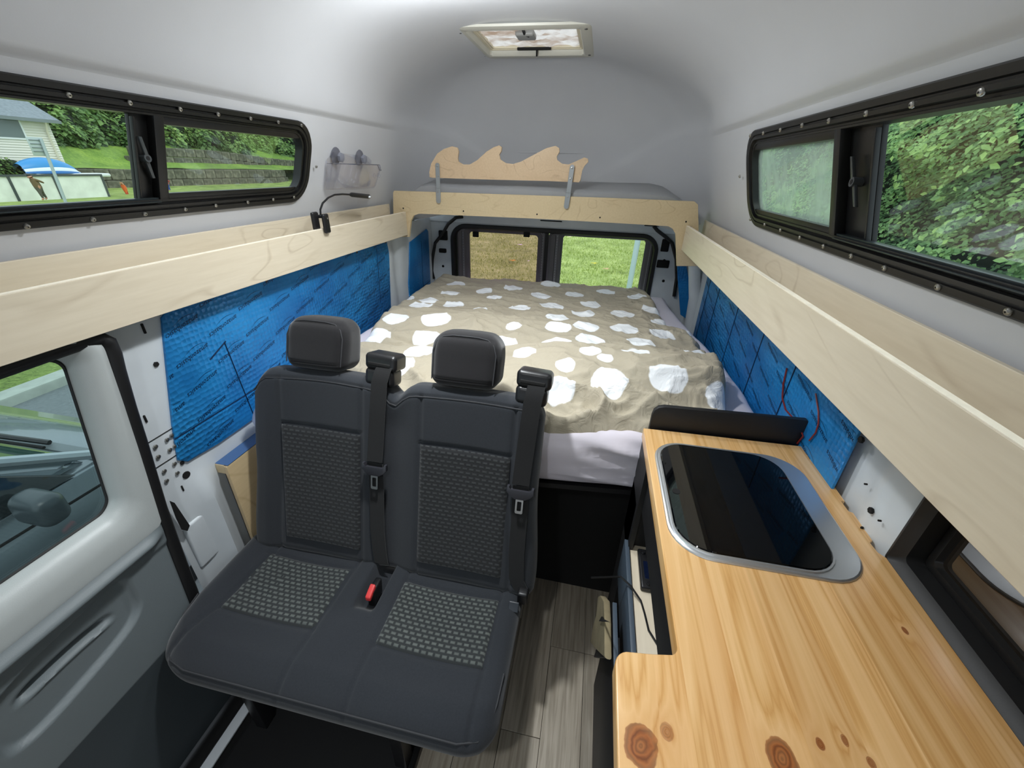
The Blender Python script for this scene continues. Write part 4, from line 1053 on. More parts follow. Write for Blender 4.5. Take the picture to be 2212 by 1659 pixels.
# backrest: local (x, s up the slope, n away from the sitter)
BS = Vector((0, .15, .55)).normalized(); BN = Vector((0, .55, -.15)).normalized(); B0 = Vector((0, .752, -1.05))
def bp(x, s, n): return B0+Vector((x, 0, 0))+BS*s+BN*n
def btop(x):
    v_ = -.035*math.exp(-((x+.492)/.030)**2)
    l = -.045*sm(x, -.87, -.935)**2-.02*sm(x, -.14, -.075)**2
    hum = .010*math.cos((x+.70)/.2*1.5) if x < -.5 else .006*math.cos((x+.28)/.2*1.4)
    return .540+v_+l+hum
def bfront(x, s):
    n = 0
    n += .006*(math.cos((x-(-.715))/.13*PI/2) if -.845 < x < -.585 else (math.cos((x-(-.283))/.13*PI/2) if -.413 < x < -.153 else 0))
    n -= .012*sm(x, -.85, -.89)*sm(s, .55, .3) + .010*sm(x, -.15, -.11)*sm(s, .55, .3)*0
    n += .014*math.exp(-((x+.50)/.05)**2)*sm(s, .52, .40)
    for xs_ in (-.845, -.588, -.413, -.152): n += groove(x-xs_)*sm(s, .535, .515)
    if -.845 < x < -.588 or -.413 < x < -.152: n += groove(s-.385)
    n += groove(s-(btop(x)-.024), .0035, .004)
    return n
def fback(x, s, n):
    k = btop(x)/.54; s2 = s*k if s > 0 else s
    if n < .05: n = n+bfront(x, s2)*sm(n, .05, .0)
    w_ = 1+.0*s
    x2 = x-.018*sm(s, .3, 0)*(1 if x < -.8 else 0)+.02*sm(s, .3, 0)*(1 if x > -.2 else 0)
    return tuple(bp(x2, s2, n))
bm = B(); rbox(bm, (-.509, .245, .05), (.862, .59, .10), .034, .0065, 5, fback)
mk('backrest', bm, m_seat, seat, ang=1.8)
for (a, b) in ((-.842, -.591), (-.410, -.155)):
    patch('back_insert', a, b, .012, .381, lambda u, v_, n: bp(u, v_, bfront(u, v_)*.6-n-.0025), m_weave2, seat)
bm = B(); tube(bm, [bp(x, btop(x)-.026, bfront(x, btop(x)-.026)-.001) for x in [-.925+.02*k for k in range(43)]], .0022, 6); mk('top_piping', bm, m_pipe, seat)
for cx, sx in ((-.738, 1), (-.303, 1)):
    def fh(x, s, n):
        u = (x-cx)/.098; v_ = (s-.63)/.07
        x = cx+(x-cx)*(1-.10*max(0, v_)**2-.03*max(0, -v_))
        s = s-.010*abs(u)**3*max(0, v_)*1.0
        n = n+.012*max(0, v_)**2+.006*u*u-(.008*max(0, -v_) if n < .06 else 0)
        if n < .05: n += groove(max(abs(u)-.84, abs(v_)-.80)*.08, .0030, .0028)
        return tuple(bp(x, s, n))
    bm = B(); rbox(bm, (cx, .626, .058), (.194, .150, .105), .034, .008, 5, fh); hr = mk('headrest', bm, m_seatdk, seat, ang=1.8)
    for q in (-.035, .035): bm = B(); tube(bm, [bp(cx+q, .53, .06), bp(cx+q, .575, .06)], .006, 10); mk('post', bm, m_chrome, hr)
    bm = B(); L_ = [tuple(fh(cx+.086*a, .63+.060*b, .011)) for a, b in [(-1, -1), (-1, .3), (-.93, .75), (-.75, .95), (-.4, 1), (.4, 1), (.75, .95), (.93, .75), (1, .3), (1, -1)]]
    tube(bm, L_, .0016, 5); mk('seam', bm, m_pipe, hr)
# belt guides, belts, tongues
for cx, xb, xt in ((-.536, -.538, -.533), (-.113, -.120, -.100)):
    def fg(x, s, n):
        s += .10*(x-cx)*-.6; return tuple(bp(x, s, n))
    bm = B(); rbox(bm, (cx, .596, .045), (.092, .046, .075), .013, .02, 3, fg); rbox(bm, (cx-.004, .553, .040), (.084, .050, .066), .014, .02, 3, fg); gd = mk('belt_guide', bm, m_plastic, seat)
    bm = B(); box(bm, cx-.037, cx+.033, -.0, .0, 0, 0) if False else None
    rbox(bm, (cx-.002, .590, .009), (.066, .011, .008), .003, .02, 2, fg); mk('slot', bm, m_hole, gd)
    bm = B(); wdt = .023
    path = [(xb+.016, .590, .012), (xb+.015, .575, -.002), (xb+.011, .545, -.012), (xb+.006, .45, -.012), (xb+.002, .36, -.012), (xb, .315, -.014)]
    L_ = [[bp(x-wdt, s, n), bp(x+wdt, s, n), bp(x+wdt, s, n+.0016), bp(x-wdt, s, n+.0016)] for x, s, n in path]
    loops(bm, L_, True, True)
    path = [(xb+.001, .31, -.010), (xb+.004, .22, -.008), (xb+.006, .10, -.007), (xb+.012, .02, -.004), (xt+.012, -.02, .0)]
    L_ = [[bp(x-wdt*.95, s, n), bp(x+wdt*.95, s, n), bp(x+wdt*.95, s, n+.0016), bp(x-wdt*.95, s, n+.0016)] for x, s, n in path]
    loops(bm, L_, True, True); mk('seat_belt', bm, m_belt, seat, ang=1)
    bm = B(); tx = xb+.002
    prism(bm, [bp(x+tx, s, -.022) for x, s in ((-.036, .312), (-.030, .312), (-.027, .300), (.027, .300), (.030, .312), (.036, .312), (.037, .295), (.028, .284), (.014, .276), (-.014, .276), (-.028, .284), (-.037, .295))], BN*.013, .002)
    tg = mk('belt_tongue', bm, mat('grey_tongue_plastic', (52, 52, 58), .4), seat)
    bm = B(); loops(bm, [[bp(tx+x*k, .256+s*k2, n) for x, s in rrect(-.0105, .0105, -.022, .022, .004, 3)] for k, k2, n in ((1, 1, -.016), (1, 1, -.0185), (.55, .62, -.0185), (.55, .62, -.016))]); mk('tongue_plate', bm, m_chrome, tg)
bm = B(); rbox(bm, (-.505, .672, -1.090), (.020, .052, .05), .005, .02, 2, lambda x, y, z: (x, y+(z+1.09)*.15, z)); bk = mk('buckle', bm, m_plastic, seat)
bm = B(); rbox(bm, (-.505, .652, -1.066), (.0165, .036, .016), .004, .01, 2, lambda x, y, z: (x, y, z+(y-.652)*.35)); mk('release_button', bm, mat('red_button', (214, 62, 62), .4), bk)
bm = B(); rbox(bm, (-.085, .742, -1.075), (.03, .03, .045), .006, .02, 2); mk('belt_anchor', bm, m_plastic, seat)
bm = B(); rbox(bm, (-.105, .705, -1.078), (.028, .004, .02), .0015, .01, 2, lambda x, y, z: (x, y+(z+1.078)*.8, z)); mk('care_tag', bm, mat('black_tag', (40, 44, 50), .35), seat)
for x, y in ((-.80, .46), (-.36, .46)):
    bm = B(); box(bm, x-.018, x+.018, y-.02, y+.02, -1.50, -1.22, .003); lg = mk('leg', bm, m_plastic, seat)
    bm = B(); rbox(bm, (x, y, -1.505), (.07, .09, .03), .006, .03, 2); mk('floor_anchor', bm, m_plastic, lg)
    bm = B(); lathe(bm, [(.007, 0), (.007, .004), (.004, .006)], (x+.022, y-.03, -1.49), (0, 0, 1), 6); mk('bolt', bm, m_screw, lg)
bm = B(); box(bm, -.90, -.14, .50, .74, -1.25, -1.225, .003); box(bm, -.88, -.84, .44, .74, -1.27, -1.225, .003); box(bm, -.20, -.16, .44, .74, -1.27, -1.225, .003); mk('under_frame', bm, m_plastic, seat)
for x in (-.80, -.36):
    bm = B(); box(bm, x-.018, x+.018, .74, .78, -1.52, -1.22, .003); tube(bm, [(x, .47, -1.46), (x, .75, -1.28)], .012, 8); mk('rear_leg', bm, m_plastic, seat)
bm = B(); rbox(bm, (-.60, .58, -1.50), (.50, .62, .034), .012, .1, 3); tag(mk('rubber_mat', bm, mat('black_mat', (15, 15, 17), .75)), 'black rubber mat on the floor under the seats', 'mat')

# ================================================================== OUTSIDE
ZG = -2.20
def ground(y, x): return 0
bm = B(); g = []; xs_ = [-1.3-.0, -5.35, -5.6, -9, -14, -20, -28, -36, -44, -60, -90]; 
def gz(x):       # falls away gently to the left, where the road bends down
    return interp([(-90, 3.0), (-60, -2.0), (-47, -3.25), (-40, -3.15), (-20, -2.7), (-9, -2.32), (-5.6, ZG+.0), (0, ZG)], x)
ysg = [-30, -15, -5, 0, 3, 6, 10, 20, 35, 60, 100]
for x in [-90, -60, -47, -40, -28, -20, -14, -9, -5.6]: g.append([bm.verts.new((x, y, gz(x)+.09)) for y in ysg])
for i in range(len(g)-1):
    for j in range(len(ysg)-1): bm.faces.new([g[i][j], g[i+1][j], g[i+1][j+1], g[i][j+1]])
o = mk('lawn', bm, m_grass, org=(0, 0, ZG)); o['kind'] = 'structure'
bm = B(); box(bm, -5.42, 1.6, -30, 3.2 if False else 60, ZG-.2, ZG); o = mk('road', bm, m_asph); o['kind'] = 'structure'
bm = B(); box(bm, -5.62, -5.40, -30, 60, ZG-.2, ZG+.10, .02); o = mk('kerb', bm, m_kerb); o['kind'] = 'structure'
def rough_lawn(name, x0, x1, y0, y1, z, mt, d=.25):
    bm = B(); nx_, ny_ = int((x1-x0)/d), int((y1-y0)/d); g = [[bm.verts.new((x0+(x1-x0)*i/nx_, y0+(y1-y0)*j/ny_, z+.03*nz(i*.4, j*.4))) for j in range(ny_+1)] for i in range(nx_+1)]
    for i in range(nx_):
        for j in range(ny_): bm.faces.new([g[i][j], g[i+1][j], g[i+1][j+1], g[i][j+1]])
    o = mk(name, bm, mt, org=(0, 0, ZG)); o['kind'] = 'structure'; return o
m_grassb = mat_grass('rear_lawn', [(106, 120, 60), (152, 168, 90), (182, 198, 116), (214, 220, 150)], 1.2, 9)
rough_lawn('lawn', -12, 12, 3.6, 34, ZG+.06, m_grassb, .4)
# grass blades in the strip seen through the rear panes
bm = B(); tl_ = bm.verts.layers.float.new('tint')
for k in range(26000):
    y = random.uniform(7.5, 19); x = random.uniform(-.40*y, .17*y); h = random.uniform(.03, .09); a = random.uniform(0, PI); wd = random.uniform(.006, .014)
    dx, dy = math.cos(a)*wd, math.sin(a)*wd; z = ZG+.05; lx, ly = random.uniform(-.05, .05), random.uniform(-.05, .05); c = random.random()
    q = [bm.verts.new((x-dx, y-dy, z)), bm.verts.new((x+dx, y+dy, z)), bm.verts.new((x+lx, y+ly, z+h))]
    for v in q: v[tl_] = c
    bm.faces.new(q)
m_blade = leafmat('grass_blades', [(116, 134, 66), (162, 180, 96), (194, 210, 122), (226, 230, 160)])
o = mk('grass', bm, m_blade, smooth=False, org=(0, 0, ZG)); o['kind'] = 'stuff'; tag(o, 'short green grass behind the van seen through the rear panes', 'grass')
for x, y, c, lb in ((1123, 528, (236, 226, 222), 'pale dry leaf on the grass seen through the left rear pane'), (1107, 562, (222, 170, 60), 'yellow leaf on the grass seen through the left rear pane'),
                    (1309, 580, (216, 180, 130), 'tan leaf on the grass seen through the right rear pane'), (1283, 568, (226, 210, 60), 'yellow leaf on the grass seen through the right rear pane'),
                    (1230, 511, (236, 220, 180), 'pale leaf at the top of the right rear pane'), (1141, 563, (232, 228, 210), 'small white leaf beside the yellow one in the left rear pane')):
    p = atZ(x, y, ZG+.14); s = .09 if 'small' not in lb else .04; bm = B()
    L_ = [(-1, 0), (-.5, .5), (0, .35), (.4, .75), (.55, .2), (1.1, .1), (.5, -.2), (.3, -.7), (-.1, -.35), (-.6, -.5)]
    prism(bm, [(p.x+s*a, p.y+s*b*1.3, p.z+.02*a*b) for a, b in L_], (0, 0, -.004)); tag(mk('fallen_leaf', bm, mat('leaf_%d_%d' % (c[0], c[2]), c, .7)), lb, 'leaf')
# pale post outside the rear
a = atZ(1358, 625, ZG+.05); bm = B(); tube(bm, [(a.x, a.y, ZG), (a.x+.06, a.y, .6)], .055, 12); tag(mk('post', bm, mat('pale_blue_pole', (196, 214, 228), .4)), 'pale blue-grey post on the grass behind the right rear door', 'pole')

# ---------------- foliage
def leaves(n, fn, size, flat=.35, seed=1):
    rnd = random.Random(seed); bm = B(); tl_ = bm.verts.layers.float.new('tint')
    for k in range(n):
        p, nrm, tint = fn(rnd); s = size*rnd.uniform(.6, 1.3)
        u = Vector((rnd.gauss(0, 1), rnd.gauss(0, 1), rnd.gauss(0, 1)-.4)); u = (u-nrm*u.dot(nrm)*.75).normalized(); w_ = nrm.cross(u).normalized()
        tip = p+u*s; mid_ = p+u*s*.45; l = mid_+w_*s*flat+nrm*s*.08; r = mid_-w_*s*flat+nrm*s*.08
        q = [bm.verts.new(p), bm.verts.new(r), bm.verts.new(tip), bm.verts.new(l)]
        for v in q: v[tl_] = tint
        bm.faces.new([q[0], q[1], q[2]]); bm.faces.new([q[0], q[2], q[3]])
    return bm
def bush_fn(c, r):
    c = Vector(c); r = Vector(r)
    def f(rnd):
        d = Vector((rnd.gauss(0, 1), rnd.gauss(0, 1), abs(rnd.gauss(0, 1))*.9-.1)).normalized()
        lump = .80+.28*noise.noise(d*2.6+c)+.10*noise.noise(d*7+c); k = lump*(1-.25*rnd.random()**2)
        p = c+Vector((d.x*r.x, d.y*r.y, d.z*r.z))*k
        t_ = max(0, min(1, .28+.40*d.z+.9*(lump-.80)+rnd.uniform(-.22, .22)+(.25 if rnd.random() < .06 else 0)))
        return p, (d+Vector((0, 0, .5))).normalized(), t_
    return f
# bramble bank on the right of the van: wall of leaves, x = 3..4
def bank(rnd):
    y = rnd.uniform(1.5, 10.5) if rnd.random() < .8 else rnd.uniform(10.5, 17); z = rnd.uniform(ZG, 2.2)
    l1 = noise.noise(Vector((y*.9, z*1.1, 0))); l2 = noise.noise(Vector((y*2.6, z*3.0, 5)))
    x = 3.6+.35*(z-ZG)*.5-.55*l1-.28*l2+rnd.random()**2*.35
    t_ = max(0, min(1, .40+.9*l2+.35*l1+rnd.uniform(-.22, .22)-.0+(.4 if rnd.random() < .07 else 0)))
    return Vector((x, y, z)), Vector((-.75, -.25, .62)).normalized(), t_
t = thing('bramble_hedge', 'dense green bramble hedge outside the right window', 'hedge', (3.8, 5, ZG))
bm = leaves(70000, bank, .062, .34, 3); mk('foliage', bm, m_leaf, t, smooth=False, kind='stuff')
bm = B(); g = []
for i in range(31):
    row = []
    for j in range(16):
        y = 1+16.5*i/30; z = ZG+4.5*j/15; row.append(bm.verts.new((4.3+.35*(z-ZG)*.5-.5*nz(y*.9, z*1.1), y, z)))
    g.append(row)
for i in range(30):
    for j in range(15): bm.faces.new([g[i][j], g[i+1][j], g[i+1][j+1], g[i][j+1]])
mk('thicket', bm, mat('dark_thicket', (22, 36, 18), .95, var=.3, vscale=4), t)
# three hundred leaves of the hedge that show largest
ml = B(); tl_ = ml.verts.layers.float.new('tint'); q = [ml.verts.new(p) for p in ((0, 0, 0), (-.026, .036, .006), (-.012, .07, 0), (0, .085, -.006), (.012, .07, 0), (.026, .036, .006))]
for v in q: v[tl_] = .85
ml.faces.new([q[0], q[1], q[2], q[3]]); ml.faces.new([q[0], q[3], q[4], q[5]]); lme = mesh_of(ml, 'leaf', False); lme.materials.append(m_leaf)
rnd = random.Random(5)
for k in range(290):
    y = rnd.uniform(1.9, 7.5); z = rnd.uniform(-.25, .20)*y/2+rnd.uniform(-.2, .3)
    l1 = noise.noise(Vector((y*.9, z*1.1, 0))); l2 = noise.noise(Vector((y*2.6, z*3.0, 5))); x = 3.6+.35*(z-ZG)*.5-.55*l1-.28*l2-.04
    o = bpy.data.objects.new('leaf', lme); C.objects.link(o); o.parent = t; o.location = Vector((x, y, z))-ORG[t.name]
    nrm = Vector((-.8+rnd.gauss(0, .25), -.3+rnd.gauss(0, .3), .5+rnd.gauss(0, .25))).normalized(); o.rotation_euler = nrm.to_track_quat('Z', 'Y').to_euler(); o.rotation_euler.rotate_axis('Z', rnd.uniform(0, 6.28)); s = rnd.uniform(.7, 1.25); o.scale = (s, s, s)
# hillside on the left
def hz(x, y):
    d = -x; return interp([(40, -3.2), (50, -3.2), (51, -1.2), (54, -.9), (55, .9), (60, 2.2), (75, 9), (100, 20)], d*.82+y*.28)+.5*nz(x*.1, y*.1)
bm = B(); g = []
for i in range(41):
    row = []
    for j in range(41):
        x = -49.5-1.6*i; y = 24+2.4*j; row.append(bm.verts.new((x, y, interp([(49, -1.25), (54, -1.0), (54.6, .1), (57, .8), (66, 5), (80, 12), (115, 22)], -x)+.25*nz(x*.3, y*.3))))
    g.append(row)
for i in range(40):
    for j in range(40): bm.faces.new([g[i][j], g[i+1][j], g[i+1][j+1], g[i][j+1]])
o = mk('hillside', bm, mat_grass('hill_grass', [(70, 104, 38), (112, 146, 56), (150, 176, 76)], .3, 3)); o['kind'] = 'structure'
proto = None; rnd = random.Random(11); hb = []
lab = ['left', 'middle', 'right']
spots = []
for r_, (X, zb_, hgt) in enumerate(((-59.0, 1.3, 4.8), (-63.5, 3.4, 6.0), (-73, 8.0, 8.0))):
    for k in range(11): spots.append((X+rnd.uniform(-1.5, 1.5), 36+(k+rnd.uniform(-.3, .3)+r_*.4)*4.6*(1+r_*.12), zb_-.6, hgt*rnd.uniform(.8, 1.2)))
protos = []
for k in range(4):
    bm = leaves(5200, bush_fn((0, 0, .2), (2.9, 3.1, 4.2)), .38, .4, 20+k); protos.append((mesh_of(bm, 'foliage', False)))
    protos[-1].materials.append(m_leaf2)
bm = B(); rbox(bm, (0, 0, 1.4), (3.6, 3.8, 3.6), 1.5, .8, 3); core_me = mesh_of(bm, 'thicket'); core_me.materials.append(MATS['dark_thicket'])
for k, (x, y, z, h) in enumerate(spots):
    t = bpy.data.objects.new('hillside_bush', None); C.objects.link(t); t.location = (x, y, z); ORG[t.name] = Vector((x, y, z))
    rw = k//11; ordn = ['first', 'second', 'third', 'fourth', 'fifth', 'sixth', 'seventh', 'eighth', 'ninth', 'tenth', 'last'][k % 11]
    tag(t, '%s green shrub from the house in the %s row on the hillside' % (ordn, ['lowest', 'middle', 'highest'][rw]), 'bush', 'shrubs covering the hillside')
    s = h/4.2*1.08; t.scale = (s, s, s); t.rotation_euler.z = rnd.uniform(0, 6.28)
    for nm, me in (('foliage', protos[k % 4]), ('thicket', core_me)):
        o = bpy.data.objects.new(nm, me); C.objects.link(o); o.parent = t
        if nm == 'foliage': o['kind'] = 'stuff'
# retaining walls made of big blocks
def mat_block():
    m, n = newmat('weathered_block'); v = n.coord('Object'); inf = n.add('ShaderNodeObjectInfo').outputs['Random']
    c = n.ramp(n.noise(v, 2.2, 5), [(.3, lin((70, 72, 62))), (.55, lin((112, 112, 98))), (.75, lin((150, 148, 132)))])
    c = n.mix(1.0, c, n.ramp(inf, [(0, (.7, .7, .68)), (1, (1.15, 1.12, 1.1))]), 'MULTIPLY'); n.l.new(c, n.b.inputs['Base Color']); n.b.inputs['Roughness'].default_value = .95
    n.bump(n.noise(v, 6, 5), .6, .1); return m
m_block = mat_block()
bm = B(); box(bm, -.35, .35, -.68, .68, 0, .98, .05, 1); bme = mesh_of(bm, 'block'); bme.materials.append(m_block)
def rwall(label, path, rows, z0):
    t = thing('retaining_wall', label, 'wall', (path[0][0], path[0][1], z0(0)))
    P_ = [Vector((a, b, 0)) for a, b in path]; L = [(b-a).length for a, b in zip(P_, P_[1:])]; T = sum(L)
    for r_ in range(rows):
        s = (.7 if r_ % 2 else 0)+.7
        while s < T-.7:
            q = s; k = 0
            while q > L[k]: q -= L[k]; k += 1
            p = P_[k].lerp(P_[k+1], q/L[k]); d = P_[k+1]-P_[k]
            o = bpy.data.objects.new('block', bme); C.objects.link(o); o.parent = t; o.location = Vector((p.x+rnd.uniform(-.04, .04)-.10*r_, p.y, z0(s/T)+1.02*r_))-ORG[t.name]
            o.rotation_euler.z = math.atan2(d.y, d.x)-PI/2; s += 1.42
rwall('lower grey block retaining wall across the lawn outside the left window', [(-49.3, 34), (-49.2, 44), (-49.2, 54), (-49.0, 61), (-50, 64.5), (-53, 66)], 2, lambda s: -3.28+.0*s)
rwall('upper grey block retaining wall below the shrubs outside the left window', [(-54.3, 44), (-54.2, 54), (-54.0, 64), (-53.6, 76)], 2, lambda s: -1.0-.9*sm(s, .3, .9))
# white panelled fence with dark frame
t = thing('panel_fence', 'white panelled fence with dark posts outside the left window', 'fence', (-40, 22, -3.2))
zf0, zf1 = -3.18, -1.42; yp = [9.5, 13.4, 17.4, 21.2, 24.2, 29.75]; m_fr = mat('dark_fence_frame', (70, 78, 78), .6)
yp = [14.0, 18.6, 23.15, 26.5, 29.75]; yp = [atX(x, 400, -40).y for x in (-260, -110, 25, 122, 226)]
m_fp = mat('white_fence_panel', (232, 236, 226), .6, var=.10, vscale=1.5)
for a, b in zip(yp, yp[1:]):
    bm = B(); box(bm, -40.05, -40.0, a+.06, b-.06, zf0+.12, zf1-.1); mk('fence_panel', bm, m_fp, t)
for y in yp: bm = B(); box(bm, -40.12, -39.94, y-.07, y+.07, zf0-.1, zf1+.03); mk('fence_post', bm, m_fr, t)
bm = B(); box(bm, -40.10, -39.92, yp[0], yp[-1], zf1-.10, zf1+.03); mk('top_rail', bm, m_fr, t)
bm = B(); box(bm, -40.10, -39.92, yp[0], yp[-1], zf0-.05, zf0+.12); mk('bottom_rail', bm, m_fr, t)
# house
hX = -45; he = atX(98, 262, hX); hb_ = atX(138, 345, hX)
t = thing('house', 'pale clapboard house with grey roof outside the left window', 'house', (hX-3, 22, -3.2))
yE = hb_.y; zE = he.z
bm = B(); box(bm, hX-7, hX-.05, 4, yE, -3.3, zE); mk('wall', bm, mat('cream_wall', (216, 212, 196), .8), t)
bm = B(); z = -.9
while z < zE-.05:
    prism(bm, [(hX-.05, 4, z), (hX+.03, 4, z), (hX-.02, 4, z+.17), (hX-.05, 4, z+.17)], (0, yE-4, 0)); z += .175
mk('siding', bm, mat('cream_siding', (232, 230, 218), .7), t, kind='stuff', smooth=False)
bm = B(); prism(bm, [(hX+.55, 3, zE-.05), (hX+.55, 3, zE+.12), (hX-3.8, 3, zE+2.4), (hX-8, 3, zE+.12), (hX-8, 3, zE-.05)], (0, yE+.5-3, 0)); mk('roof', bm, mat('grey_shingle_roof', (128, 138, 144), .85, var=.15, vscale=6), t)
bm = B(); box(bm, hX+.5, hX+.62, 3, yE+.55, zE-.12, zE+.1); mk('gutter', bm, mat('grey_gutter', (120, 130, 132), .5), t)
wa = atX(-60, 290, hX); wb = atX(55, 300, hX); zt_ = atX(30, 256, hX).z; zb2 = atX(30, 297, hX).z
bm = B(); box(bm, hX-.02, hX+.08, wa.y-.12, wb.y+.12, zb2-.12, zt_+.12); wf = mk('window', bm, mat('white_window_frame', (236, 240, 240), .5), t)
for a, b in ((wa.y, (wa.y+wb.y)/2-.3), ((wa.y+wb.y)/2-.22, wb.y)):
    bm = B(); box(bm, hX+.05, hX+.09, a, b, zb2, zt_); mk('pane', bm, mat('grey_pane', (104, 118, 116), .15), wf)
bm = B(); p0 = atX(90, 262, hX+.12); tube(bm, [(hX+.5, p0.y, zE-.05), (hX+.15, p0.y+.05, zE-.7), (hX+.15, p0.y+.1, -3)], .07, 8); mk('downpipe', bm, mat('cream_pipe', (226, 220, 200), .5), t)
# garden shrub behind the fence, inflatable boat, signpost
t = thing('garden_shrub', 'leafy green shrub in front of the pale house', 'bush', (-42.5, 23, -3.2))
bm = leaves(7000, bush_fn((-42.5, 23.2, -2.2), (1.5, 4.6, 2.7)), .24, .35, 77); mk('foliage', bm, m_leaf2, t, smooth=False, kind='stuff')
bm = B(); rbox(bm, (-42.7, 23.0, -1.9), (1.4, 7.4, 2.8), .65, .6, 3); mk('thicket', bm, MATS['dark_thicket'], t)
t = thing('boat', 'blue and white upturned boat behind the white fence', 'boat', (-41.6, 28.6, -2.4))
def hull(bm, y0, y1, zb_, h, wd, c0, c1):
    L_ = []
    for i in range(17):
        u = i/16; y = y0+(y1-y0)*u; k = max(.02, math.sin(PI*min(1, .12+u*.92))**.55)
        L_.append([Vector((-41.4+wd*k*math.cos(a), y, zb_+h*k*abs(math.sin(a))**.8)) for a in [PI*(c0+(c1-c0)*q/10) for q in range(11)]])
    return loops(bm, L_, closed=False)
pa, pb = atX(103, 360, -41), atX(182, 372, -41)
bm = B(); hull(bm, pa.y-1.6, pb.y, -1.35, 1.05, .9, 0, 1); mk('hull', bm, mat('boat_blue', (52, 142, 206), .35), t)
bm = B(); hull(bm, pa.y-1.6, pb.y+.04, -1.33, .70, .98, 0, .28); mk('white_stripe', bm, mat('boat_white', (226, 238, 244), .35), t)
bm = B(); hull(bm, pa.y-1.6, pb.y+.06, -1.36, .40, 1.05, 0, .3); mk('lower_stripe', bm, mat('boat_dark_blue', (36, 110, 178), .35), t)
bm = B(); box(bm, -41.9, -40.5, pa.y-1.2, pb.y+1.6, -1.62, -1.36, .1); mk('cover', bm, mat('boat_cover', (224, 228, 226), .6), t)
a = atX(139, 436, -22); b = atX(88, 300, -22); t = thing('sign_post', 'grey sign post on the lawn outside the left window', 'sign', (-22, a.y, gz(-22)))
bm = B(); tube(bm, [(-22, a.y, gz(-22)), (-22, b.y, b.z)], .055, 10); mk('pole', bm, mat('galvanised_pole', (176, 190, 194), .45, .3), t)
bm = B(); c = atX(85, 318, -22); box(bm, -22.09, -22.05, c.y-.26, c.y+.26, c.z-.30, c.z+.34, .01); sg = mk('sign_plate', bm, mat('grey_sign_plate', (184, 196, 196), .5, .2), t)
for k in range(4): bm = B(); zz = c.z+.24-.13*k; box(bm, -22.05, -22.03, c.y-.22, c.y+.2, zz-.012, zz+.012); mk('slat', bm, mat('dark_slat', (110, 122, 124), .5), sg)

# people on the lawn
def person(name, label, base, h, pose, cols):
    J = pose; me = bpy.data.meshes.new(name); vs_ = [Vector(J[k][0])*h for k in J]; keys = list(J); ed = [(keys.index(J[k][2]), keys.index(k)) for k in J if J[k][2]]
    me.from_pydata(vs_, ed, []); o = bpy.data.objects.new(name, me); C.objects.link(o)
    md = o.modifiers.new('skin', 'SKIN'); 
    for i, k in enumerate(keys):
        s = o.data.skin_vertices[0].data[i]; r = J[k][1]*h*(1.35 if k not in ('chest', 'pelvis', 'spine') else 1.5); s.radius = (r, r)
        s.use_root = (i == 0)
    sb = o.modifiers.new('sub', 'SUBSURF'); sb.levels = 1; sb.render_levels = 1
    bpy.context.view_layer.update()
    nm = bpy.data.meshes.new_from_object(o.evaluated_get(bpy.context.evaluated_depsgraph_get())); bpy.data.objects.remove(o)
    zmin = min(v.co.z for v in nm.vertices)
    for c in cols['mats']: nm.materials.append(c)
    for p in nm.polygons:
        p.material_index = cols['fn'](p.center/h); p.use_smooth = True
    r = thing(name, label, 'person', base); q = bpy.data.objects.new('body', nm); C.objects.link(q); q.parent = r; q.location = (0, 0, -zmin)
    hd = J['head'][0]; bm = B(); c = Vector(hd)*h+Vector((0, 0, -zmin+.03*h))
    rbox(bm, tuple(c+Vector(base)+Vector((-.01*h, 0, .012*h))), (.13*h, .13*h, .10*h), .045*h, .05*h, 3); mk('hair', bm, cols['hair'], r); return r
lean = -.10
POSE = {'pelvis': ((0, 0, .50), .085, None), 'spine': ((0, -.02, .62), .085, 'pelvis'), 'chest': ((0, -.07, .76), .095, 'spine'), 'neck': ((0, -.11, .85), .035, 'chest'), 'head': ((0, -.14, .91), .062, 'neck'), 'crown': ((0, -.15, .95), .05, 'head'),
        'shl': ((.09, -.08, .80), .045, 'chest'), 'ell': ((.12, .10, .72), .033, 'shl'), 'hal': ((.10, .20, .66), .024, 'ell'), 'shr': ((-.09, -.08, .80), .045, 'chest'), 'elr': ((-.12, -.02, .66), .033, 'shr'), 'har': ((-.08, -.06, .56), .022, 'elr'),
        'kl': ((.05, -.07, .28), .05, 'pelvis'), 'al': ((.06, -.05, .05), .03, 'kl'), 'fl': ((.06, -.12, .02), .025, 'al'), 'kr': ((-.05, .08, .28), .05, 'pelvis'), 'ar': ((-.06, .15, .06), .03, 'kr'), 'fr': ((-.06, .08, .02), .025, 'ar')}
def clothes(top, leg): return lambda c: 2 if (c.z > .84 or (c.z < .08)) else (0 if c.z > .52 else (1 if not (abs(c.x) > .10 and c.z > .5) else 2))
d = atX(96, 432, -38.5)
person('person', 'person in a brown top and grey trousers walking past the white fence', (-38.5, d.y, d.z), 1.62, POSE, {'mats': [mat('brown_top', (112, 94, 66), .8), mat('grey_trousers', (92, 90, 80), .8), m_skin], 'fn': clothes(0, 0), 'hair': mat('dark_hair', (34, 28, 26), .7)})
d = atX(276, 424, -42)
person('person', 'small person in a bright orange outfit on the lawn with arm raised', (-42, d.y, d.z), 1.15, {k: ((v[0] if k not in ('ell', 'hal') else ((.12, -.12, .90) if k == 'ell' else (.08, -.16, 1.02))), v[1]*1.15, v[2]) for k, v in POSE.items()}, {'mats': [mat('orange_top', (228, 104, 44), .7), mat('red_shorts', (214, 78, 44), .7), m_skin], 'fn': lambda c: 2 if c.z > .84 else 0 if c.z > .3 else 1, 'hair': mat('fair_hair', (190, 150, 100), .7)})
d = atX(366, 412, -43.5)
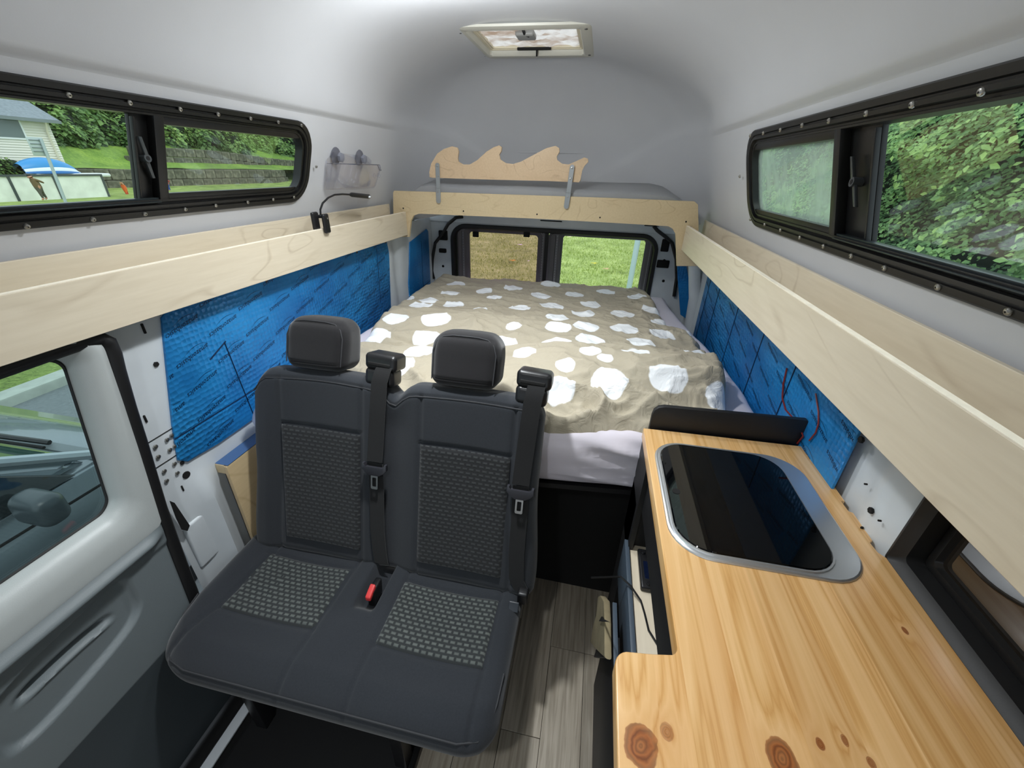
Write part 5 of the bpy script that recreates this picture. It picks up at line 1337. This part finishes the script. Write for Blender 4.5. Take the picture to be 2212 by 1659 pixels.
person('person', 'small person in a red top and blue trousers on the lawn', (-43.5, d.y, d.z), 1.25, {k: (v[0], v[1]*1.1, v[2]) for k, v in POSE.items()}, {'mats': [mat('red_top', (196, 52, 56), .7), mat('blue_trousers', (54, 84, 176), .7), m_skin], 'fn': clothes(0, 0), 'hair': MATS['dark_hair']})

# ---------------- parked cars
m_car = mat('grey_car_paint', (120, 130, 136), .25, .5, coat=.6)
m_cglass = mat('dark_car_glass', (58, 84, 76), .05, 0, spec=.8); m_side = mat('black_side_glass', (34, 40, 42), .06, 0, spec=.8)
def car(label, ox, oy):
    t = thing('car', label, 'car', (ox-.9, oy-1.2, ZG))
    def Q(x, y, z): return Vector((ox+x, oy+y, z))
    side = [(-3.4, -1.95), (-3.4, -1.45), (-3.3, -1.25), (.0, -1.235), (.22, -1.27), (.42, -1.38), (.52, -1.62), (.52, -1.98), (-3.0, -2.0)]
    L_ = []
    for k, (xi, s) in enumerate(((.06, .97), (0, 1), (-.03, 1), (-1.69, 1), (-1.72, 1), (-1.78, .97))):
        pass
    bm = B(); prism(bm, [Q(0, y, z) for y, z in side], (-1.75, 0, 0), .05, 3); mk('body', bm, m_car, t, ang=.9)
    bm = B(); b0 = [Q(-.05, -3.2, -1.25), Q(-.05, .02, -1.235), Q(-1.70, .02, -1.235), Q(-1.70, -3.2, -1.25)]; b1 = [Q(-.28, -2.9, -.80), Q(-.28, -.80, -.78), Q(-1.47, -.80, -.78), Q(-1.47, -2.9, -.80)]
    loops(bm, [b0, b1], True, True); bmesh.ops.bevel(bm, geom=bm.edges[:], offset=.035, segments=3, affect='EDGES'); mk('cabin', bm, m_car, t, ang=.9)
    def face(a, b, c, d_, ins, off, mt, nm):
        n_ = (b-a).cross(d_-a).normalized()
        if n_.z < 0: n_ = -n_
        q = []
        for u, v_ in rrect(ins[0], 1-ins[1], ins[2], 1-ins[3], .05, 3): q.append(a.lerp(b, u).lerp(d_.lerp(c, u), v_)+n_*off)
        b_ = B(); prism(b_, q, n_*-.02); return mk(nm, b_, mt, t)
    face(b0[2], b0[1], b1[1], b1[2], (.02, .02, .03, .06), .004, m_cglass, 'windscreen')
    face(b0[0], b0[1], b1[1], b1[0], (.38, .10, .05, .12), .004, m_side, 'front_side_window'); face(b0[0], b0[1], b1[1], b1[0], (.05, .65, .05, .12), .004, m_side, 'rear_side_window')
    bm = B(); tube(bm, [Q(-.04, .03, -1.215), Q(-.27, -.80, -.77)], .022, 8); mk('pillar_trim', bm, mat('pale_pillar_trim', (170, 180, 184), .25, .4), t)
    bm = B(); box(bm, ox-1.70, ox-.05, oy+.01, oy+.06, -1.245, -1.222, .006); mk('cowl', bm, m_trimdark, t)
    bm = B(); tube(bm, [Q(-.32, .03, -1.20), Q(-.42, .01, -1.185), Q(-1.25, -.05, -1.17)], .012, 6); wp = mk('wiper', bm, m_plastic, t)
    bm = B(); tube(bm, [Q(-.30, -.005, -1.20), Q(-.9, -.05, -1.18)], .007, 6); mk('wiper_blade', bm, m_hole, wp)
    bm = B(); rbox(bm, tuple(Q(.13, -.30, -1.19)), (.17, .10, .13), .04, .04, 3); mr = mk('wing_mirror', bm, mat('dark_mirror_shell', (66, 74, 78), .3), t)
    bm = B(); prism(bm, [Q(-.02, -.10, -1.225), Q(-.02, -.36, -1.225), Q(-.10, -.33, -1.06)], (.02, 0, 0), .004); mk('mirror_base', bm, m_side, mr)
    bm = B(); tube(bm, [Q(.003, -2.9, -1.30), Q(.003, .28, -1.33)], .006, 5); mk('waistline', bm, m_hole, t)
    for y in (.05, -2.6):
        bm = B(); lathe(bm, [(.31, .01), (.31, -.18), (.2, -.19)], Q(.0, y, -1.89), (1, 0, 0), 24); wh = mk('wheel', bm, m_blackrub, t)
        bm = B(); lathe(bm, [(.2, .012), (.19, .0), (.05, .012)], Q(.0, y, -1.89), (1, 0, 0), 18); mk('rim', bm, m_alu, wh)
    bm = B(); rbox(bm, tuple(Q(-.10, .47, -1.50)), (.18, .08, .12), .03, .05, 3); mk('indicator', bm, mat('orange_indicator', (238, 140, 40), .25), t)
    return t
car('grey car parked close beside the van, seen through the sliding door window', -2.08, 1.08)
car('grey car with an orange indicator parked on the far side of the road', -6.9, 2.55)

# ================================================================== lift everything so that the floor is at zero
for o in bpy.data.objects:
    if o.parent is None and o.type in ('MESH', 'EMPTY'): o.location.z += FL
